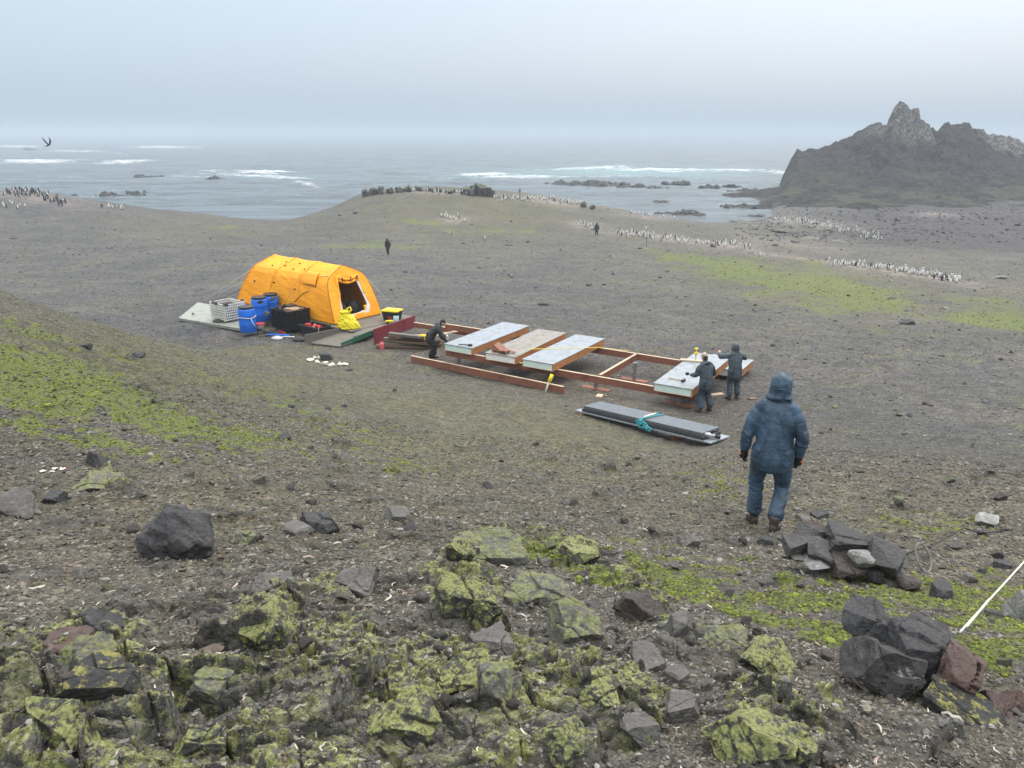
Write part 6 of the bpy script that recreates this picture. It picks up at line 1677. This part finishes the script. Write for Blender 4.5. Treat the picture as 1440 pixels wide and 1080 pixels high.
k.tube([Vector((rr_ * .72 * math.cos(t), .05 * math.sin(t), rr_ * 1.05 + rr_ * 1.08 * math.sin(t))) for t in np.linspace(0, 2 * math.pi, 33)], .009, 8, 0, False)
o = k.build("hose_ring", simple('grey_hose', (.16, .155, .14), .6, .5, 14)); o.location = hr; o.rotation_euler = (-.25, .15, .3); tag(o, "grey hose ring standing against the right end of the farther cairn", "hose ring")

# ------------------------------------------------------------------ sea rocks and crags
SKER = [(205, 249, 48, 5, "long low black sea rock left of the breaking wave"), (307, 253, 34, 6, "black sea rock at the left end of the breaking wave"), (165, 277, 66, 9, "low dark reef close to the left shore"), (110, 276, 20, 5, "small dark rock left of the low shore reef"), (43, 211, 18, 6, "isolated rounded rock far out on the left, under the bird"), (190, 273, 30, 6, "dark hump at the right of the low shore reef"),
 (838, 259, 120, 6, "long dark reef in front of the right-hand surf"), (890, 262, 50, 5, "dark reef patch right of the long reef"), (952, 258, 40, 5, "small dark reef patch among the right-hand surf"), (990, 265, 40, 6, "dark reef patch left of the headland point"), (1040, 270, 50, 6, "low rocks off the tip of the headland"), (925, 264, 30, 4, "small low rock in the calm right-hand bay"), (1065, 291, 80, 6, "long thin reef in the calm bay below the headland"), (925, 284, 26, 4, "low rock patch in the middle of the calm bay"), (975, 303, 30, 4, "low rock near the calm bay's beach"), (955, 301, 60, 6, "dark shore rock by the penguins at the calm bay"), (1060, 304, 40, 4, "thin rock by the far beach of the calm bay"), (1030, 262, 30, 4, "rock awash before the headland cliff"), (895, 272, 22, 3, "tiny rock awash in the calm bay")]
R_SEA = rockmat("wet_sea_rock", (.014, .013, .012), (.040, .037, .032), sc=.9)
for i, (u, v, w_, h_, lb) in enumerate(SKER):
    P_ = at_z(u, v, 0.0); s_ = DEP(P_) / FPX
    V, F = rock_geo(700 + i, (w_ * s_ * 1.25, w_ * s_ * .5 + 2, h_ * s_ * 1.5), 5, 12, .05)
    V[:, 2] += np.where(V[:, 2] > -.2, fbm(V[:, 0], V[:, 1], 3.5, 4, .65, 760 + i) * h_ * s_ * (1.6 if i != 4 else .2) - .15 * h_ * s_, 0)
    o = link_mesh("sea_rock", np_mesh("sea_rock", V, F, [R_SEA], False)); o.location = (P_.x, P_.y, -.15 * h_ * s_)
    tag(o, lb, "sea rock")
R_CRAG = rockmat("crag_rock", (.034, .033, .030), (.080, .076, .068), .25, ((.08, .09, .03), (.16, .17, .07)), sc=.9)
CRAG = [(655, 273, 16, 10), (664, 274, 18, 14), (675, 275, 20, 15), (686, 276, 16, 13), (692, 277, 8, 11), (632, 272, 14, 8), (514, 276, 12, 9), (524, 274, 14, 9), (536, 272, 14, 8), (549, 271, 14, 8), (562, 270, 12, 7), (575, 269, 14, 7), (590, 268, 10, 5), (604, 269, 10, 5), (820, 291, 10, 6), (832, 294, 12, 6)]
for i, (u, v, w_, h_) in enumerate(CRAG):
    P_ = hit(u, v); s_ = DEP(P_) / FPX
    lb = "tallest dark crag block on the knoll's seaward edge" if 0 <= i <= 4 else ("dark jagged rock in the row along the knoll's left crest" if 6 <= i <= 13 else ("dark rock at the right shoulder of the knoll" if i > 13 else "lone dark crag left of the tall crag on the knoll"))
    gp = "tall crag on the knoll" if i <= 4 else ("jagged rocks on the knoll's left crest" if 6 <= i <= 13 else ("dark rocks on the knoll's right shoulder" if i > 13 else None))
    put_rock("crag", P_ + Vector((0, 0, h_ * s_ * .3)), (w_ * s_ * RNGR.uniform(.7, 1.1), w_ * s_ * .9, h_ * s_ * RNGR.uniform(1.3, 2.0)), 800 + i, R_CRAG, (.1, RNGR.uniform(-.4, .4), i), lb, gp, 4, 15, .09, "crag", block=True, crack=6)
# mounds and clods on the far shore
for i, (u, v, w_, h_) in enumerate(((1120, 318, 50, 9), (1160, 322, 46, 8), (1090, 325, 40, 7), (1055, 322, 36, 6), (1140, 338, 60, 7), (1180, 340, 40, 6), (1040, 312, 36, 5))):
    P_ = hit(u, v); s_ = DEP(P_) / FPX
    put_rock("shore_rock", P_ + Vector((0, 0, -.1)), (w_ * s_, w_ * s_ * .6, h_ * s_ * 1.3), 830 + i, rockmat("mound_rock", (.06, .056, .045), (.115, .105, .085), sc=.8) if i == 0 else bpy.data.materials["mound_rock"], (.05, .05, i), "low earthy rock mound on the far shore below the headland", "rock mounds on the far shore", 4, 10, .09, "rock mound", True)
# rubble on the left slope crest and dark debris on the left of the picture
for i, (u, v, w_, h_) in enumerate(((570, 383, 7, 4), (672, 377, 6, 3), (742, 341, 9, 4), (652, 343, 8, 3), (500, 300, 10, 4), (478, 303, 8, 3), (715, 345, 12, 3), (900, 350, 8, 4), (20, 335, 14, 4), (1090, 345, 10, 4))):
    P_ = hit(u, v); s_ = DEP(P_) / FPX
    put_rock("rock", P_ + Vector((0, 0, .05)), (w_ * s_, w_ * s_ * .7, h_ * s_), 850 + i, R_BAS, (.05, .05, i), "dark clod of rock far off on the grey beach", "dark rocks on the far beach", 3, 12, .07)

# ------------------------------------------------------------------ penguins
M_PBL = simple("penguin_black", (.016, .018, .022), .6, .15, 12)
M_PWH = simple("penguin_white", (.72, .71, .67), .7, .08, 12, dirt=.1)
def penguin_mesh(seed, lean, turn):
    k = MB(); n = 14
    prof = [(.0, .0, .02), (.09, .0, .03), (.125, .0, .12), (.14, .01, .24), (.13, .012, .36), (.10, .012, .46), (.065, .018, .53), (.062, .03, .59), (.05, .035, .64), (.015, .035, .67)]
    b = 0
    for r_, yo, z_ in prof:
        for j in range(n):
            a = 2 * math.pi * j / n
            k.v.append((r_ * math.sin(a), yo + r_ * .9 * math.cos(a) + lean * z_, z_))
    for i in range(len(prof) - 1):
        for j in range(n):
            front = abs(((j + .5) / n * 2 + 1) % 2 - 1) < .52
            white = (front and i < 6) or (front and i == 7)
            k.f.append([i * n + j, i * n + (j + 1) % n, (i + 1) * n + (j + 1) % n, (i + 1) * n + j]); k.m.append(1 if white else 0); k.sm.append(True)
    k.tube([(0, .08 + lean * .62, .61), (0, .15 + lean * .62, .60)], [.018, .006], 6)
    for q_ in (-1, 1):
        k.hexa([(q_ * .13, -.02, .18), (q_ * .15, -.02, .18), (q_ * .15, .03, .18), (q_ * .13, .03, .18), (q_ * .10, -.04, .43), (q_ * .13, -.04, .43), (q_ * .13, .05, .43), (q_ * .10, .05, .43)])
        k.box(q_ * .05 - .03, q_ * .05 + .03, -.02, .10, 0, .025)
    k.hexa([(-.04, -.16, .0), (.04, -.16, .0), (.05, -.06, .0), (-.05, -.06, .0), (-.03, -.14, .03), (.03, -.14, .03), (.06, -.08, .14), (-.06, -.08, .14)])
    me = bpy.data.meshes.new("penguin"); me.from_pydata(k.v, [], k.f)
    me.materials.append(M_PBL); me.materials.append(M_PWH)
    me.polygons.foreach_set("material_index", k.m); me.polygons.foreach_set("use_smooth", k.sm); me.update()
    return me
pen = [penguin_mesh(0, 0, 0), penguin_mesh(1, .12, 0), penguin_mesh(2, -.06, 0)]
def colony(n, line, spread, label, group, seed, sc=1.0, clump=0.0):
    rg = random.Random(seed)
    for i in range(n):
        t = rg.random() * (len(line) - 1); j = int(t); f = t - j
        u = line[j][0] * (1 - f) + line[j + 1][0] * f + rg.gauss(0, 3); v = line[j][1] * (1 - f) + line[j + 1][1] * f + rg.gauss(0, spread * 1.25)
        P_ = hit(u, v)
        o = link_mesh("penguin", rg.choice(pen), None, P_)
        o.scale = (sc * rg.uniform(.76, .98),) * 3; o.rotation_euler = (rg.uniform(-.05, .1), 0, math.pi * (1 - clump) + rg.gauss(0, .9))
        tag(o, label, "penguin", group)
colony(46, [(2, 272), (25, 271), (50, 273), (70, 279), (92, 288)], 2.2, "penguin standing in the crowd on the left-hand ridge crest", "penguins on the left ridge", 1, 1.15, 1.0)
colony(8, [(3, 290), (20, 292), (36, 291)], 1.5, "penguin a little below the crowd on the left-hand ridge", "penguins below the left ridge crest", 2, 1.1)
colony(12, [(132, 292), (160, 292), (182, 294)], .8, "penguin on the small left shore rise", "penguins on the small left rise", 3, 1.2)
colony(34, [(560, 268), (600, 269), (645, 271), (665, 274)], .9, "penguin on the knoll's seaward crest left of the tall crag", "penguins on the knoll crest", 4, 1.2, 1.0)
colony(44, [(697, 279), (735, 280), (780, 282), (820, 288)], 1.3, "penguin in the row on the knoll's right crest", "penguins on the knoll's right crest", 5, 1.25)
colony(16, [(622, 304), (636, 306), (650, 310)], 1.5, "penguin in the tight group in the middle of the knoll", "penguins in the middle of the knoll", 6, 1.0)
colony(9, [(808, 312), (828, 318), (836, 324)], 1.8, "penguin next to the distant dark figure", "penguins by the distant figure", 7, 1.0)
colony(46, [(864, 328), (900, 332), (935, 337), (985, 342), (1052, 346)], 1.4, "penguin in the long white row left of the far moss field", "penguins in the long middle row", 8, 1.0)
colony(46, [(1170, 370), (1210, 374), (1260, 380), (1310, 388), (1346, 396)], 1.3, "penguin in the long white row above the far moss field", "penguins in the long right row", 9, .95)
colony(18, [(890, 301), (930, 304), (978, 309)], .9, "penguin on the beach of the calm bay", "penguins on the calm bay beach", 10, 1.15)
colony(20, [(1090, 309), (1130, 312), (1190, 324)], 1.3, "penguin on the earthy mounds of the far shore", "penguins on the far mounds", 11, 1.1)
def crowd(L, seed):                          # the rest of the colony, beyond three hundred single birds
    rg = random.Random(seed); V, F, M_, b = [], [], [], 0
    src = []
    for me in pen: src.append((np.array([v.co[:] for v in me.vertices]), [list(p.vertices) for p in me.polygons], [p.material_index for p in me.polygons]))
    for n, line, spread, sc in L:
        for i in range(n):
            t_ = rg.random() * (len(line) - 1); j = int(t_); f = t_ - j
            P_ = hit(line[j][0] * (1 - f) + line[j + 1][0] * f + rg.gauss(0, 3), line[j][1] * (1 - f) + line[j + 1][1] * f + rg.gauss(0, spread))
            v_, f_, m_ = rg.choice(src); a = (math.pi if sc > 0 else 0) + rg.gauss(0, 1.0); k = abs(sc) * rg.uniform(.72, .98)
            c_, s_ = math.cos(a), math.sin(a)
            V.append(np.stack([(v_[:, 0] * c_ - v_[:, 1] * s_) * k + P_.x, (v_[:, 0] * s_ + v_[:, 1] * c_) * k + P_.y, v_[:, 2] * k + P_.z], -1))
            F += [[q_ + b for q_ in ff] for ff in f_]; M_ += m_; b += len(v_)
    me = bpy.data.meshes.new("penguin_crowd"); me.from_pydata(np.concatenate(V).tolist(), [], F)
    me.materials.append(M_PBL); me.materials.append(M_PWH); me.polygons.foreach_set("material_index", M_); me.update()
    tag(link_mesh("penguin_crowd", me), kind="stuff")
crowd([(60, [(864, 327), (900, 331), (935, 336), (985, 341), (1052, 345)], 2.0, .9), (70, [(1165, 369), (1210, 373), (1260, 379), (1310, 387), (1346, 395)], 2.0, .85), (40, [(890, 300), (930, 303), (985, 309)], 1.4, 1.0), (70, [(1090, 308), (1130, 312), (1200, 326), (1240, 336)], 3.0, 1.0), (40, [(560, 267), (600, 268), (665, 273)], 1.0, 1.0), (60, [(697, 278), (735, 279), (780, 281), (830, 290)], 1.4, 1.1), (50, [(2, 271), (50, 273), (92, 288)], 3.0, -1.0)], 77)
for (u, v, lb) in ((634, 330, "lone penguin on the green floor below the knoll"), (681, 337, "lone dark penguin standing right of the green knoll floor"), (1068, 360, "lone penguin at the left end of the far moss field"), (908, 323, "lone penguin above the long middle row")):
    o = link_mesh("penguin", pen[0], None, hit(u, v)); o.rotation_euler = (0, 0, random.random() * 6); tag(o, lb, "penguin")

# mast on the knoll and marker stake
P_ = hit(731, 280)
e = empty("mast", P_, "thin mast on the right crest of the knoll among the penguins", "mast")
k = MB(); k.tube([(0, 0, 0), (0, 0, 1.9)], .06, 6); k.build("pole", M_DARK, e)
k = MB(); k.box(-.16, .16, -.05, .05, 1.2, 1.5); k.build("marker_box", M_GREYW, e)
P_ = hit(909, 350)
e = empty("marker_stake", P_, "thin marker stake with a small plate on the shingle below the long penguin row", "stake")
k = MB(); k.tube([(0, 0, 0), (0, 0, 1.5)], .025, 6); k.build("stick", M_DARK, e)
k = MB(); k.box(-.25, .25, -.1, .1, .0, .1); k.build("base_plate", M_PALE, e)

# the bird over the sea
P_ = at_y(68, 204, 62)
e = empty("seabird", P_, "dark brown seabird flying over the sea at the upper left", "bird", 1.15)
e.scale = (.72, .72, .72)
M_BIRD = simple("dark_feathers", (.022, .018, .016), .7, .2, 10)
k = MB(); ell(k, [(-.28, 0, -.12), (-.15, 0, -.06), (0, 0, 0), (.14, 0, .05), (.21, 0, .07)], [(.03, .02), (.07, .06), (.09, .08), (.055, .055), (.035, .035)], 10)
k.tube([(.22, 0, .07), (.28, 0, .06)], [.018, .006], 6)
k.hexa([(-.46, -.09, -.19), (-.26, -.05, -.12), (-.26, .05, -.12), (-.46, .09, -.19), (-.46, -.09, -.18), (-.26, -.05, -.10), (-.26, .05, -.10), (-.46, .09, -.18)])
k.build("body", M_BIRD, e)
for q_ in (-1, 1):
    k = MB(); S_ = [(.08, .04, .02, .20), (.05, .25, .20, .22), (.0, .42, .40, .20), (-.08, .52, .62, .13), (-.20, .56, .80, .04)]
    V_ = []
    for x_, y_, z_, c_ in S_: V_ += [(x_ + c_ * .45, q_ * y_, z_), (x_ - c_ * .55, q_ * y_, z_ - .01), (x_ - c_ * .05, q_ * y_, z_ + .022)]
    F_ = []
    for i in range(4):
        b = i * 3
        for a_, c_ in ((0, 1), (1, 2), (2, 0)): F_.append([b + a_, b + c_, b + 3 + c_, b + 3 + a_])
    k.add(V_, F_ + [[0, 1, 2], [12, 13, 14]], 0, True)
    k.build("wing", M_BIRD, e)
